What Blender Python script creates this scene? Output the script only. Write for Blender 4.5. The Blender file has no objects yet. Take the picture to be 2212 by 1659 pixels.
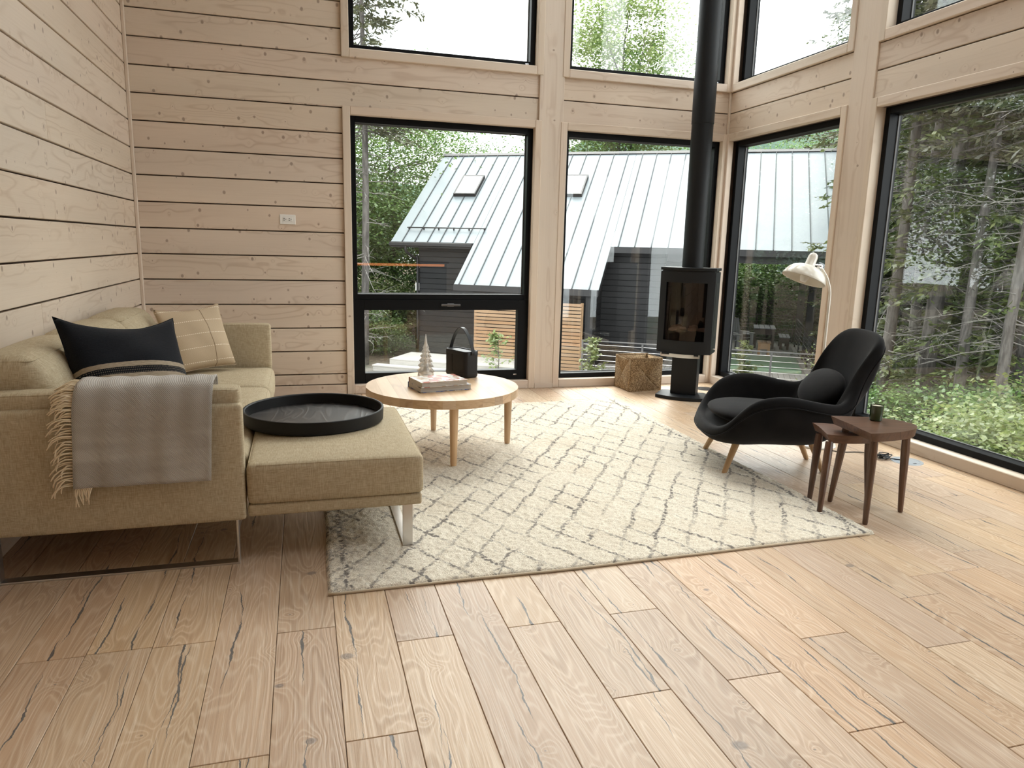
import bpy, bmesh, math, random
import numpy as np
from mathutils import Matrix, Vector

random.seed(7)
RNG = np.random.default_rng(11)
D = bpy.data
SC = bpy.context.scene
COL = SC.collection
PI = math.pi

# ------------------------------------------------------------------ camera, sky, light, exposure
cam_d = D.cameras.new('camera')
cam = D.objects.new('camera', cam_d)
COL.objects.link(cam)
R = ((0.96103, -0.27541, 0.02427), (0.02909, 0.18830, 0.98168), (0.27496, 0.94275, -0.18898))
CAM_RIGHT, CAM_UP, CAM_FWD = [Vector(r).normalized() for r in R]
F_PX = 1554.57
cam_d.sensor_width = 36.0
cam_d.lens = 36.0 * F_PX / 2212.0
cam_d.clip_start, cam_d.clip_end = 0.05, 900
m3 = Matrix((CAM_RIGHT, CAM_UP, -CAM_FWD)).transposed()
cam.matrix_world = Matrix.Translation((0, 0, 1.27)) @ m3.to_4x4()
SC.camera = cam

world = D.worlds.new('sky')
SC.world = world
world.use_nodes = True
wn = world.node_tree
bg = wn.nodes['Background']
SKY = 1.6
tc = wn.nodes.new('ShaderNodeTexCoord')
nz = wn.nodes.new('ShaderNodeTexNoise'); nz.inputs['Scale'].default_value = 2.2; nz.inputs['Detail'].default_value = 4
rmp = wn.nodes.new('ShaderNodeValToRGB')
rmp.color_ramp.elements[0].position = .35; rmp.color_ramp.elements[0].color = (.86, .93, 1.0, 1)
rmp.color_ramp.elements[1].position = .6; rmp.color_ramp.elements[1].color = (1, 1, 1, 1)
wn.links.new(tc.outputs['Generated'], nz.inputs['Vector'])
wn.links.new(nz.outputs['Fac'], rmp.inputs['Fac'])
wn.links.new(rmp.outputs['Color'], bg.inputs['Color'])
bg.inputs['Strength'].default_value = SKY

sun_d = D.lights.new('sun', 'SUN')
sun_d.energy = 2.0
sun_d.angle = math.radians(50)
sun_d.color = (1, .96, .9)
sun = D.objects.new('sun', sun_d); COL.objects.link(sun)
sun.rotation_euler = (math.radians(40), 0, math.radians(160))   # high, veiled, from beyond the back right corner

vs = SC.view_settings
vs.view_transform = 'Standard'; vs.look = 'None'; vs.gamma = 1.0; vs.use_curve_mapping = False
vs.exposure = 1.75
SC.display_settings.display_device = 'sRGB'
SC.cycles.max_bounces = 9; SC.cycles.diffuse_bounces = 5; SC.cycles.glossy_bounces = 4
SC.cycles.transparent_max_bounces = 24; SC.cycles.transmission_bounces = 8
SC.cycles.sample_clamp_indirect = 6
SC.cycles.use_denoising = True

# ------------------------------------------------------------------ helpers: objects
INV = {}

def attach(o, p):
    if p is not None:
        o.parent = p
        if p.name in INV:
            o.matrix_parent_inverse = INV[p.name]

def tag(o, label=None, cat=None, group=None, kind=None):
    if label: o['label'] = label
    if cat: o['category'] = cat
    if group: o['group'] = group
    if kind: o['kind'] = kind
    return o

def thing(name, label, cat, loc=(0, 0, 0), rz=0.0, group=None, world=False, kind=None):
    """an Empty at the thing's base; world=True: its children are built in world coordinates"""
    o = D.objects.new(name, None); COL.objects.link(o)
    o.empty_display_size = .1
    o.location = loc; o.rotation_euler = (0, 0, rz)
    if world:
        INV[o.name] = (Matrix.Translation(loc) @ Matrix.Rotation(rz, 4, 'Z')).inverted()
    return tag(o, label, cat, group, kind)

def link_mesh(name, me, mat=None, parent=None, smooth=False, mw=None, label=None):
    if mat is not None and not me.materials: me.materials.append(mat)
    if smooth:
        me.polygons.foreach_set('use_smooth', np.ones(len(me.polygons), dtype=bool))
    o = D.objects.new(name, me); COL.objects.link(o)
    if mw is not None: o.matrix_local = mw
    attach(o, parent)
    if label: o['label'] = label
    return o

class MB:
    """collects verts and faces, then links them as one mesh object"""
    def __init__(s): s.v = []; s.f = []
    def add(s, vs, fs):
        b = len(s.v); s.v += [tuple(v) for v in vs]; s.f += [tuple(i + b for i in f) for f in fs]; return s
    def box(s, x0, x1, y0, y1, z0, z1):
        return s.add([(x, y, z) for z in (z0, z1) for y in (y0, y1) for x in (x0, x1)],
                     [(0, 2, 3, 1), (4, 5, 7, 6), (0, 1, 5, 4), (2, 6, 7, 3), (0, 4, 6, 2), (1, 3, 7, 5)])
    def obox(s, c, ax, ay, az):
        c, ax, ay, az = map(Vector, (c, ax, ay, az))
        return s.add([c + ax * x + ay * y + az * z for z in (-1, 1) for y in (-1, 1) for x in (-1, 1)],
                     [(0, 2, 3, 1), (4, 5, 7, 6), (0, 1, 5, 4), (2, 6, 7, 3), (0, 4, 6, 2), (1, 3, 7, 5)])
    def prism(s, poly, z0, z1):
        n = len(poly)
        return s.add([(x, y, z0) for x, y in poly] + [(x, y, z1) for x, y in poly],
                     [tuple(range(n - 1, -1, -1)), tuple(range(n, 2 * n))] +
                     [(i, (i + 1) % n, n + (i + 1) % n, n + i) for i in range(n)])
    def tube(s, pts, rad, n=8, cap=True, closed=False):
        pts = [Vector(p) for p in pts]; m = len(pts)
        rads = rad if isinstance(rad, (list, tuple, np.ndarray)) else [rad] * m
        t0 = (pts[1] - pts[0]).normalized()
        ref = Vector((0, 0, 1)) if abs(t0.z) < .9 else Vector((1, 0, 0))
        nx = t0.cross(ref).normalized()
        V = []
        for i, p in enumerate(pts):
            if closed: t = pts[(i + 1) % m] - pts[i - 1]
            else: t = pts[min(i + 1, m - 1)] - pts[max(i - 1, 0)]
            t = t.normalized() if t.length > 1e-9 else t0
            nx = nx - t * nx.dot(t)
            nx = nx.normalized() if nx.length > 1e-6 else t.orthogonal().normalized()
            ny = t.cross(nx)
            for k in range(n):
                a = 2 * PI * k / n
                V.append(p + (nx * math.cos(a) + ny * math.sin(a)) * rads[i])
        Fc = []
        for i in range(m if closed else m - 1):
            j = (i + 1) % m
            for k in range(n):
                Fc.append((i * n + k, i * n + (k + 1) % n, j * n + (k + 1) % n, j * n + k))
        if cap and not closed:
            Fc.append(tuple(range(n - 1, -1, -1))); Fc.append(tuple(range((m - 1) * n, m * n)))
        return s.add(V, Fc)
    def lathe(s, prof, n=48, c=(0, 0, 0), closed_prof=False):
        """prof: list of (r, z); r==0 ends become caps"""
        V = []; idx = []
        for r, z in prof:
            if r < 1e-6:
                idx.append([len(V)]); V.append((c[0], c[1], c[2] + z))
            else:
                idx.append(list(range(len(V), len(V) + n)))
                V += [(c[0] + r * math.cos(2 * PI * k / n), c[1] + r * math.sin(2 * PI * k / n), c[2] + z) for k in range(n)]
        Fc = []
        pairs = list(zip(idx[:-1], idx[1:])) + ([(idx[-1], idx[0])] if closed_prof else [])
        for a, b in pairs:
            if len(a) == 1 and len(b) == 1: continue
            for k in range(n):
                k2 = (k + 1) % n
                if len(a) == 1: Fc.append((a[0], b[k2], b[k]))
                elif len(b) == 1: Fc.append((a[k], a[k2], b[0]))
                else: Fc.append((a[k], a[k2], b[k2], b[k]))
        return s.add(V, Fc)
    def xf(s, M):
        s.v = [tuple(M @ Vector(v)) for v in s.v]; return s
    def mesh(s, name, bevel=0, seg=2, ang=None):
        me = D.meshes.new(name)
        me.from_pydata(s.v, [], s.f); me.update()
        if bevel:
            bm = bmesh.new(); bm.from_mesh(me)
            ed = [e for e in bm.edges if len(e.link_faces) == 2 and e.calc_face_angle(0) > (ang or .5)]
            bmesh.ops.bevel(bm, geom=ed, offset=bevel, segments=seg, affect='EDGES', profile=.5, clamp_overlap=True)
            bmesh.ops.recalc_face_normals(bm, faces=bm.faces)
            bm.to_mesh(me); bm.free()
        return me
    def build(s, name, mat=None, parent=None, smooth=False, bevel=0, seg=2, mw=None, label=None, auto=None):
        me = s.mesh(name, bevel, seg)
        o = link_mesh(name, me, mat, parent, smooth or auto is not None, mw, label)
        if auto is not None:
            flat_sharp(me, auto)
        return o

def flat_sharp(me, ang=.6):
    """mark edges sharper than ang as sharp so that smooth shading keeps them crisp"""
    bm = bmesh.new(); bm.from_mesh(me)
    for e in bm.edges:
        e.smooth = not (len(e.link_faces) == 2 and e.calc_face_angle(0) > ang)
    bm.to_mesh(me); bm.free()

def fix_normals(me):
    bm = bmesh.new(); bm.from_mesh(me)
    bmesh.ops.recalc_face_normals(bm, faces=bm.faces)
    bm.to_mesh(me); bm.free()

def subsurf(o, lv=2):
    md = o.modifiers.new('sub', 'SUBSURF'); md.levels = lv; md.render_levels = lv
    return o

AX = {'X': Vector((1, 0, 0)), 'Y': Vector((0, 1, 0)), 'Z': Vector((0, 0, 1))}
CBOX = {}
def cbox_mesh(sx, sy, sz, c, name):
    hx, hy, hz = sx / 2, sy / 2, sz / 2
    c = min(c, hx * .4, hy * .4, hz * .4)
    V = []; ix = {}
    for X in (-1, 1):
        for Y in (-1, 1):
            for Z in (-1, 1):
                for a in range(3):
                    p = [X * (hx - c), Y * (hy - c), Z * (hz - c)]
                    p[a] = (X, Y, Z)[a] * (hx, hy, hz)[a]
                    ix[(X, Y, Z, a)] = len(V); V.append(tuple(p))
    Fc = []
    for a in range(3):
        b, d = (a + 1) % 3, (a + 2) % 3
        for s_ in (-1, 1):
            q = []
            for (sb, sd) in ((-1, -1), (1, -1), (1, 1), (-1, 1)):
                k = [0, 0, 0]; k[a] = s_; k[b] = sb; k[d] = sd
                q.append(ix[(*k, a)])
            Fc.append(tuple(q if s_ > 0 else q[::-1]))
        # edge chamfers along axis a
        for sb in (-1, 1):
            for sd in (-1, 1):
                k0 = [0, 0, 0]; k0[a] = -1; k0[b] = sb; k0[d] = sd
                k1 = list(k0); k1[a] = 1
                q = [ix[(*k0, b)], ix[(*k1, b)], ix[(*k1, d)], ix[(*k0, d)]]
                Fc.append(tuple(q if sb * sd < 0 else q[::-1]))
    for X in (-1, 1):
        for Y in (-1, 1):
            for Z in (-1, 1):
                q = [ix[(X, Y, Z, a)] for a in range(3)]
                Fc.append(tuple(q if X * Y * Z > 0 else q[::-1]))
    me = D.meshes.new(name); me.from_pydata(V, [], Fc); me.update()
    return me

def board(name, mat, parent, x0, x1, y0, y1, z0, z1, L='X', W='Z', c=.0015, label=None):
    """one plank: local x runs along its length, local z across its width (so the grain follows it)"""
    ext = {'X': x1 - x0, 'Y': y1 - y0, 'Z': z1 - z0}
    e0, e2 = AX[L], AX[W]; e1 = e2.cross(e0)
    T = ({'X', 'Y', 'Z'} - {L, W}).pop()
    key = (round(ext[L], 4), round(ext[T], 4), round(ext[W], 4), c, mat.name)
    me = CBOX.get(key)
    if me is None:
        me = cbox_mesh(ext[L], ext[T], ext[W], c, name); me.materials.append(mat); CBOX[key] = me
    M = Matrix((e0, e1, e2)).transposed().to_4x4()
    M.translation = ((x0 + x1) / 2, (y0 + y1) / 2, (z0 + z1) / 2)
    return link_mesh(name, me, None, parent, mw=M, label=label)

def rcube(half, r, n=10, ne=3, fn=None):
    """rounded box grid; fn(p, nrm) may displace. returns MB"""
    hx = Vector(half)
    def ticks(h):
        t = [-h + r * (1 - math.cos(PI / 2 * i / ne)) for i in range(ne)]
        mid = list(np.linspace(-h + r, h - r, n))
        return t + mid + [-x for x in reversed(t)]
    T = [ticks(h) for h in hx]
    mb = MB(); idx = {}
    def vert(p):
        k = tuple(round(x, 6) for x in p)
        if k in idx: return idx[k]
        q = Vector(p)
        c = Vector([max(-(hx[i] - r), min(hx[i] - r, q[i])) for i in range(3)])
        d = q - c
        nd = d.normalized() if d.length > 1e-9 else Vector((0, 0, 1))
        w = c + nd * r
        if fn: w = Vector(fn(w, nd))
        idx[k] = len(mb.v); mb.v.append(tuple(w)); return idx[k]
    for a in range(3):
        b, d = (a + 1) % 3, (a + 2) % 3
        for s_ in (-1, 1):
            for i in range(len(T[b]) - 1):
                for j in range(len(T[d]) - 1):
                    q = []
                    for (u, v) in ((i, j), (i + 1, j), (i + 1, j + 1), (i, j + 1)):
                        p = [0, 0, 0]; p[a] = s_ * hx[a]; p[b] = T[b][u]; p[d] = T[d][v]
                        q.append(vert(p))
                    mb.f.append(tuple(q if s_ > 0 else q[::-1]))
    return mb

def spline(pts, n):
    """Catmull-Rom through pts, n samples"""
    P = np.array(pts, float); m = len(P)
    out = []
    for t in np.linspace(0, m - 1, n):
        i = min(int(t), m - 2); u = t - i
        p0 = P[max(i - 1, 0)]; p1 = P[i]; p2 = P[i + 1]; p3 = P[min(i + 2, m - 1)]
        out.append(.5 * ((2 * p1) + (-p0 + p2) * u + (2 * p0 - 5 * p1 + 4 * p2 - p3) * u * u + (-p0 + 3 * p1 - 3 * p2 + p3) * u ** 3))
    return np.array(out)

# ------------------------------------------------------------------ helpers: materials
class NT:
    def __init__(s, name):
        s.m = D.materials.new(name); s.m.use_nodes = True
        s.t = s.m.node_tree; s.t.nodes.clear()
        s.out = s.t.nodes.new('ShaderNodeOutputMaterial')
    def n(s, typ, out=0, **kw):
        nd = s.t.nodes.new('ShaderNode' + typ)
        for k, v in kw.items():
            if k.startswith('_'): setattr(nd, k[1:], v)
            else:
                key = int(k[1:]) if k[0] == 'i' and k[1:].isdigit() else k.replace('__', ' ')
                s.set(nd.inputs[key], v)
        return nd.outputs[out] if out is not None else nd
    def set(s, inp, v):
        if isinstance(v, bpy.types.NodeSocket): s.t.links.new(v, inp)
        elif v is not None: inp.default_value = v
    def math(s, op, a, b=None, c=None, clamp=False):
        nd = s.t.nodes.new('ShaderNodeMath'); nd.operation = op; nd.use_clamp = clamp
        for i, v in enumerate((a, b, c)):
            if v is not None: s.set(nd.inputs[i], v)
        return nd.outputs[0]
    def vmath(s, op, a, b=None, out=0):
        nd = s.t.nodes.new('ShaderNodeVectorMath'); nd.operation = op
        for i, v in enumerate((a, b)):
            if v is not None: s.set(nd.inputs[i], v)
        return nd.outputs[out]
    def mix(s, f, a, b):
        nd = s.t.nodes.new('ShaderNodeMix'); nd.data_type = 'RGBA'
        s.set(nd.inputs[0], f)
        for i, v in ((6, a), (7, b)):
            if not isinstance(v, bpy.types.NodeSocket) and len(v) == 3: v = (*v, 1)
            s.set(nd.inputs[i], v)
        return nd.outputs[2]
    def ramp(s, f, a, b, lo=0.0, hi=1.0):
        """smooth map range"""
        nd = s.t.nodes.new('ShaderNodeMapRange'); nd.interpolation_type = 'SMOOTHSTEP'
        s.set(nd.inputs[0], f)
        for i, v in enumerate((a, b, lo, hi)): s.set(nd.inputs[i + 1], v)
        return nd.outputs[0]
    def noise(s, vec, scale=1.0, detail=2.0, rough=.5, dist=0.0, out=0):
        return s.n('TexNoise', out, Vector=vec, Scale=scale, Detail=detail, Roughness=rough, Distortion=dist)
    def comb(s, x=0.0, y=0.0, z=0.0):
        return s.n('CombineXYZ', X=x, Y=y, Z=z)
    def sep(s, v):
        nd = s.n('SeparateXYZ', None, Vector=v); return nd.outputs
    def obj(s): return s.n('TexCoord', 3)
    def rnd(s): return s.n('ObjectInfo', 5)
    def island(s): return s.n('NewGeometry', 8)
    def bump(s, h, dist=.001, strength=1.0):
        return s.n('Bump', Height=h, Distance=dist, Strength=strength)
    def pbr(s, **kw):
        return s.n('BsdfPrincipled', **kw)
    def done(s, sh):
        s.t.links.new(sh, s.out.inputs['Surface']); return s.m

def c4(c): return (*c, 1)

def plain(name, col, rough=.5, metal=0.0, spec=.5, **kw):
    t = NT(name)
    return t.done(t.pbr(Base__Color=c4(col), Roughness=rough, Metallic=metal, **{'Specular__IOR__Level': spec}, **kw))

def wood(name, light, dark, knot=(.2, .12, .07), rings=9.0, ring_amt=.35, ring_scale=(.55, 3.6), streak=.12,
         knots=0.0, knot_scale=5.0, knot_r=.055, var=.12, rough=.5, crack=None, crack_amt=0.0, bump=.0006, spec=.4, lime=0.0,
         ring_pow=6.0, tint=None, coat=0.0, pale=0.0):
    t = NT(name)
    co = t.obj(); r = t.rnd()
    off = t.comb(t.math('MULTIPLY', r, 37.0), t.math('MULTIPLY', r, 11.0), t.math('MULTIPLY', r, 53.0))
    v = t.vmath('ADD', co, off)
    base = t.vmath('MULTIPLY', v, (ring_scale[0], ring_scale[1] * .4, ring_scale[1]))
    N = t.noise(base, 1.0, 2.0, .45, .25)
    fld = N
    kmask = None
    if knots > 0:
        xs = t.sep(v)
        kv = t.comb(t.math('MULTIPLY', xs[0], knot_scale * 1.08), t.math('MULTIPLY', xs[2], knot_scale * .86), 0.0)
        wob = t.noise(t.vmath('MULTIPLY', v, (30, 5, 30)), 1.0, 2.0)
        vor = t.n('TexVoronoi', None, Vector=kv, Scale=1.0, _voronoi_dimensions='2D')
        d = vor.outputs['Distance']
        cc = t.sep(vor.outputs['Color'])
        rad = t.math('MULTIPLY', t.ramp(cc[0], 1 - knots, 1.0, .12, 1.0), knot_r)
        d2 = t.math('ADD', d, t.math('MULTIPLY', t.math('SUBTRACT', wob, .5), knot_r * .5))
        kmask = t.math('SUBTRACT', 1.0, t.ramp(t.math('DIVIDE', d2, rad), .55, 1.15))
        fld = t.math('ADD', N, t.math('MULTIPLY', t.math('POWER', 2.7, t.math('MULTIPLY', d, -9.0)), .12))
    sn = t.math('SINE', t.math('MULTIPLY', fld, rings * 6.283))
    ring = t.math('POWER', t.math('MULTIPLY_ADD', sn, .5, .5), ring_pow)
    st = t.noise(t.vmath('MULTIPLY', v, (1.6, 30, 170)), 1.0, 3.0, .6)
    big = t.noise(t.vmath('MULTIPLY', v, (.9, 1.0, 5.0)), 1.0, 1.0)
    patch = t.ramp(t.noise(t.vmath('MULTIPLY', v, (1.1, 1.0, 7.0)), 1.0, 1.0), .35, .65)
    col = t.mix(t.math('MULTIPLY', t.math('MULTIPLY', ring, patch), ring_amt), light, dark)
    col = t.mix(t.math('MULTIPLY', t.ramp(st, .4, .75), streak), col, dark)
    if pale:
        pr = t.math('POWER', t.math('MULTIPLY_ADD', t.math('SINE', t.math('MULTIPLY_ADD', fld, rings * 2 * 6.283, 1.9)), .5, .5), 4.0)
        col = t.mix(t.math('MULTIPLY', pr, pale), col, (.78, .66, .52))
    if lime:
        wl = t.noise(t.vmath('MULTIPLY', v, (5.0, 30, 260)), 1.0, 2.0, .6)
        col = t.mix(t.math('MULTIPLY', t.ramp(wl, .5, .72), lime), col, (.8, .72, .6))
    if kmask is not None:
        col = t.mix(t.math('MULTIPLY', kmask, .68), col, knot)
    h = t.math('MULTIPLY_ADD', st, .6, t.math('MULTIPLY', ring, -.3))
    if crack_amt:
        # resin-filled cracks: thin lines that wander along the board, on some boards only
        po = t.sep(co); xv = t.sep(v)
        cm = None
        for q in range(2):
            rq = t.math('FRACT', t.math('MULTIPLY', r, 5.31 + 17.7 * q))
            cx_ = t.math('MULTIPLY_ADD', rq, .13, -.065)
            w1 = t.noise(t.comb(t.math('MULTIPLY', xv[0], 2.6), q * 9.0, 0.0), 1.0, 1.0)
            w2 = t.noise(t.comb(t.math('MULTIPLY', xv[0], 17.0), q * 5.0, 3.0), 1.0, 3.0, .7)
            ctr = t.math('ADD', cx_, t.math('MULTIPLY_ADD', t.math('SUBTRACT', w1, .5), .085, t.math('MULTIPLY', t.math('SUBTRACT', w2, .5), .022)))
            ln = t.math('ABSOLUTE', t.math('SUBTRACT', po[2], ctr))
            seg = t.ramp(t.noise(t.comb(t.math('MULTIPLY', xv[0], 1.7), 3.0 + q, 7.0), 1.0, 1.0), .46, .58, 0.0, 1.0)
            tk = t.ramp(t.noise(t.comb(t.math('MULTIPLY', xv[0], 9.0), 1.0 + q, 2.0), 1.0, 2.0), .32, .75, .0005, .0062)
            on = t.math('GREATER_THAN', t.math('FRACT', t.math('MULTIPLY', r, 91.7 + 31.3 * q)), .22)
            one = t.math('MULTIPLY', t.math('LESS_THAN', ln, t.math('MULTIPLY', seg, tk)), on)
            cm = one if cm is None else t.math('MAXIMUM', cm, one)
        cm = t.math('MULTIPLY', cm, crack_amt)
        col = t.mix(cm, col, crack)
        h = t.math('SUBTRACT', h, t.math('MULTIPLY', cm, .8))
    hv = t.math('MULTIPLY_ADD', t.math('SUBTRACT', big, .5), .22, 1.0)
    hs = t.n('HueSaturation', Color=col, Value=t.math('MULTIPLY', hv, t.math('MULTIPLY_ADD', t.math('SUBTRACT', r, .5), 2 * var, 1.0)),
             Saturation=t.math('MULTIPLY_ADD', t.math('FRACT', t.math('MULTIPLY', r, 7.3)), .16, .90),
             Hue=t.math('MULTIPLY_ADD', t.math('FRACT', t.math('MULTIPLY', r, 13.7)), .008, .496))
    rg = t.math('MULTIPLY_ADD', st, .2, rough - .1)
    sh = t.pbr(Base__Color=hs, Roughness=rg, Normal=t.bump(h, bump), **{'Specular__IOR__Level': spec, 'Coat__Weight': coat})
    return t.done(sh)

def fabric(name, c1, c2, scale=900.0, bump=.0008, slub=.5, sheen=.0, rough=.9):
    t = NT(name); v = t.obj()
    lo_ = scale * .045
    nb = t.sep(t.vmath('ABSOLUTE', t.n('NewGeometry', 1)))
    f = []
    for k, ax in enumerate(((scale, lo_, lo_), (lo_, scale, lo_), (lo_, lo_, scale))):
        nz_ = t.noise(t.vmath('MULTIPLY', v, ax), 1.0, 3.0, .65)
        f.append((nz_, t.math('SUBTRACT', 1.0001, nb[k], clamp=True)))
    num = None; den = None
    for nz_, w in f:
        p = t.math('MULTIPLY', nz_, w)
        num = p if num is None else t.math('ADD', num, p)
        den = w if den is None else t.math('ADD', den, w)
    s_ = t.math('DIVIDE', num, den)
    k = t.ramp(s_, .40, .60)
    col = t.mix(k, c1, c2)
    return t.done(t.pbr(Base__Color=col, Roughness=rough, Normal=t.bump(s_, bump, .8),
                        **{'Specular__IOR__Level': .2, 'Sheen__Weight': sheen, 'Sheen__Roughness': .5}))

M = {}
M['pine'] = wood('whitewashed_pine', (.655, .545, .440), (.42, .29, .195), knot=(.22, .145, .105), rings=13, ring_amt=.42, ring_scale=(.55, 4.6),
                 streak=.10, knots=.8, knot_scale=7.0, knot_r=.095, var=.04, rough=.62, bump=.0004, ring_pow=7)
M['casing'] = wood('whitewashed_pine_trim', (.655, .545, .440), (.44, .30, .20), knot=(.24, .15, .10), rings=6, ring_amt=.35, ring_scale=(.4, 7.0),
                   streak=.12, knots=.25, knot_scale=5.0, knot_r=.05, var=.04, rough=.6, bump=.0003)
M['oak_floor'] = wood('limed_oak_floor', (.485, .335, .215), (.30, .188, .108), knot=(.16, .13, .115), rings=16, ring_amt=.40, ring_scale=(.7, 6.5), pale=.24,
                      streak=.35, knots=.22, knot_scale=3.4, knot_r=.075, var=.10, rough=.40, crack=(.045, .055, .065), crack_amt=.85,
                      bump=.0009, spec=.5, lime=.28, ring_pow=3)
M['oak'] = wood('natural_oak', (.61, .42, .25), (.38, .225, .115), rings=8, ring_amt=.5, ring_scale=(.8, 10.0), streak=.35, var=.16, rough=.38, bump=.0003, spec=.5)
M['ash'] = wood('pale_ash_leg', (.42, .28, .15), (.28, .17, .085), rings=6, ring_amt=.3, ring_scale=(1.0, 14.0), streak=.3, var=.03, rough=.4, bump=.0002)
M['walnut'] = wood('oiled_walnut', (.125, .062, .036), (.045, .021, .013), rings=9, ring_amt=.75, ring_scale=(1.4, 12.0), streak=.55, var=.10, rough=.33, bump=.0003, spec=.5)
M['cedar'] = wood('new_cedar_slat', (0.3100, 0.1900, 0.1050), (0.2100, 0.1150, 0.0550), knot=(.12, .05, .03), rings=5, ring_amt=.3, ring_scale=(.6, 9), streak=.2, knots=.5, knot_scale=5, knot_r=.07, var=.10, rough=.7)
M['deckwood'] = wood('weathered_deck_board', (0.3640, 0.3430, 0.3150), (0.2520, 0.2310, 0.2100), rings=5, ring_amt=.3, ring_scale=(.6, 9), streak=.3, var=.08, rough=.7)
M['dark_siding'] = wood('black_stained_siding', (0.0128, 0.0122, 0.0134), (0.0070, 0.0064, 0.0070), knot=(.012, .01, .01), rings=5, ring_amt=.4, ring_scale=(.5, 5), streak=.4, knots=.4, knot_scale=3.0, knot_r=.06, var=.2, rough=.6)
M['dark_frame'] = plain('dark_timber_post', (0.0098, 0.0090, 0.0098), .6)
M['brown_wood'] = wood('brown_stained_furniture', (0.0518, 0.0315, 0.0248), (0.0315, 0.0180, 0.0135), streak=.3, var=.1, rough=.6)
M['gap'] = plain('plank_gap_backing_board', (.10, .065, .045), .9)  # dark wood backing that shows between the planks
M['subfloor'] = plain('subfloor_board', (.06, .045, .035), .9)
M['white_paint'] = plain('white_plaster', (.62, .55, .47), .8)
M['black_frame'] = plain('black_window_frame', (.0030, .0034, .0045), .45, 0, .16)
M['gasket'] = plain('grey_gasket', (.12, .12, .12), .6)
M['chrome'] = plain('polished_chrome', (.75, .76, .77), .12, 1.0)
M['dark_steel'] = plain('dark_steel', (.16, .16, .165), .3, 1.0)
M['steel'] = plain('brushed_steel', (.62, .60, .58), .28, 1.0)
M['white_plastic'] = plain('white_plastic', (.78, .77, .74), .35)
M['black_plastic'] = plain('black_plastic', (.008, .008, .009), .45, 0, .35)
M['dark_slot'] = plain('dark_slot', (.02, .02, .02), .8)
M['stove_iron'] = plain('matte_black_steel', (.0065, .0075, .009), .5, 0, .3)
M['firebrick'] = plain('dark_firebox_lining', (.040, .037, .035), .8)
M['ember_stone'] = plain('pale_ceramic_stone', (.75, .60, .50), .8)
M['lamp_white'] = plain('ivory_enamel', (.74, .70, .62), .16, 0, .6)
M['linen'] = fabric('oatmeal_linen', (.345, .275, .175), (.52, .44, .31), 750)
M['velvet'] = None
M['grey_metal_disc'] = plain('grey_floor_box_metal', (.33, .36, .39), .4, .5)
M['black_rubber'] = plain('black_cable', (.012, .012, .012), .5)

def glass_mat(name, tint=(.96, .98, .97), ior=1.5, rough=0.0):
    t = NT(name)
    tr = t.n('BsdfTransparent', Color=c4(tint))
    gl = t.n('BsdfGlossy', Color=(1, 1, 1, 1), Roughness=rough)
    ge = t.n('NewGeometry', None)
    c = t.math('ABSOLUTE', t.vmath('DOT_PRODUCT', ge.outputs['Incoming'], ge.outputs['Normal'], out=1))
    f0 = ((ior - 1) / (ior + 1)) ** 2
    fr = t.math('MULTIPLY_ADD', t.math('POWER', t.math('SUBTRACT', 1.0, c, clamp=True), 5.0), 1 - f0, f0)
    return t.done(t.n('MixShader', i0=fr, i1=tr, i2=gl))
M['pane'] = glass_mat('window_glass')
M['stove_glass'] = glass_mat('smoked_stove_glass', (.62, .58, .56))

# ------------------------------------------------------------------ the room
XL, XR, YB, YF, ZC = -1.20, 3.805, 6.14, -3.2, 5.0      # left wall, right wall, back wall, front wall, ceiling
SEAM0, PITCH, GAP = 0.7544, 0.19404, 0.009

# floor: boards run along Y, 0.187 m wide
floor = MB().box(XL - .1, XR + .1, YF - .1, YB + .1, -.08, -.0165).build('floor', M['subfloor'])
tag(floor, 'limed oak plank floor with dark filled cracks', 'floor', kind='structure')
known = {-1: [2.287], -2: [1.697], -3: [2.287], -5: [2.287], 0: [1.697], 1: [2.143], 4: [1.698], 5: [2.147], 6: [1.697],
         7: [1.405], 10: [1.698], 11: [2.0], 13: [2.15], 16: [2.597], 17: [2.893]}
for k in range(-7, 20):
    x0, x1 = .071 + .187 * k, .071 + .187 * (k + 1)
    x0c, x1c = max(x0, XL - .02) + .0008, min(x1, XR + .02) - .0008
    cuts = list(known.get(k, [1.25 + .149 * ((k * 5) % 9)]))
    while cuts[-1] < YB: cuts.append(cuts[-1] + random.choice([1.49, 1.79, 1.94, 2.09]))
    while cuts[0] > YF: cuts.insert(0, cuts[0] - random.choice([1.49, 1.79, 1.94, 2.09]))
    cuts[0], cuts[-1] = YF, YB
    for a, b in zip(cuts[:-1], cuts[1:]):
        if b - a > .05:
            board('floor_plank', M['oak_floor'], floor, x0c, x1c, a + .0009, b - .0009, -.016, 0.0, 'Y', 'X', .0016)

def cut_intervals(lo, hi, holes):
    out = [(lo, hi)]
    for a, b in holes:
        nx = []
        for p, q in out:
            if b <= p or a >= q: nx.append((p, q)); continue
            if a > p: nx.append((p, a))
            if b < q: nx.append((b, q))
        out = nx
    return [(p, q) for p, q in out if q - p > .01]

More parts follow.
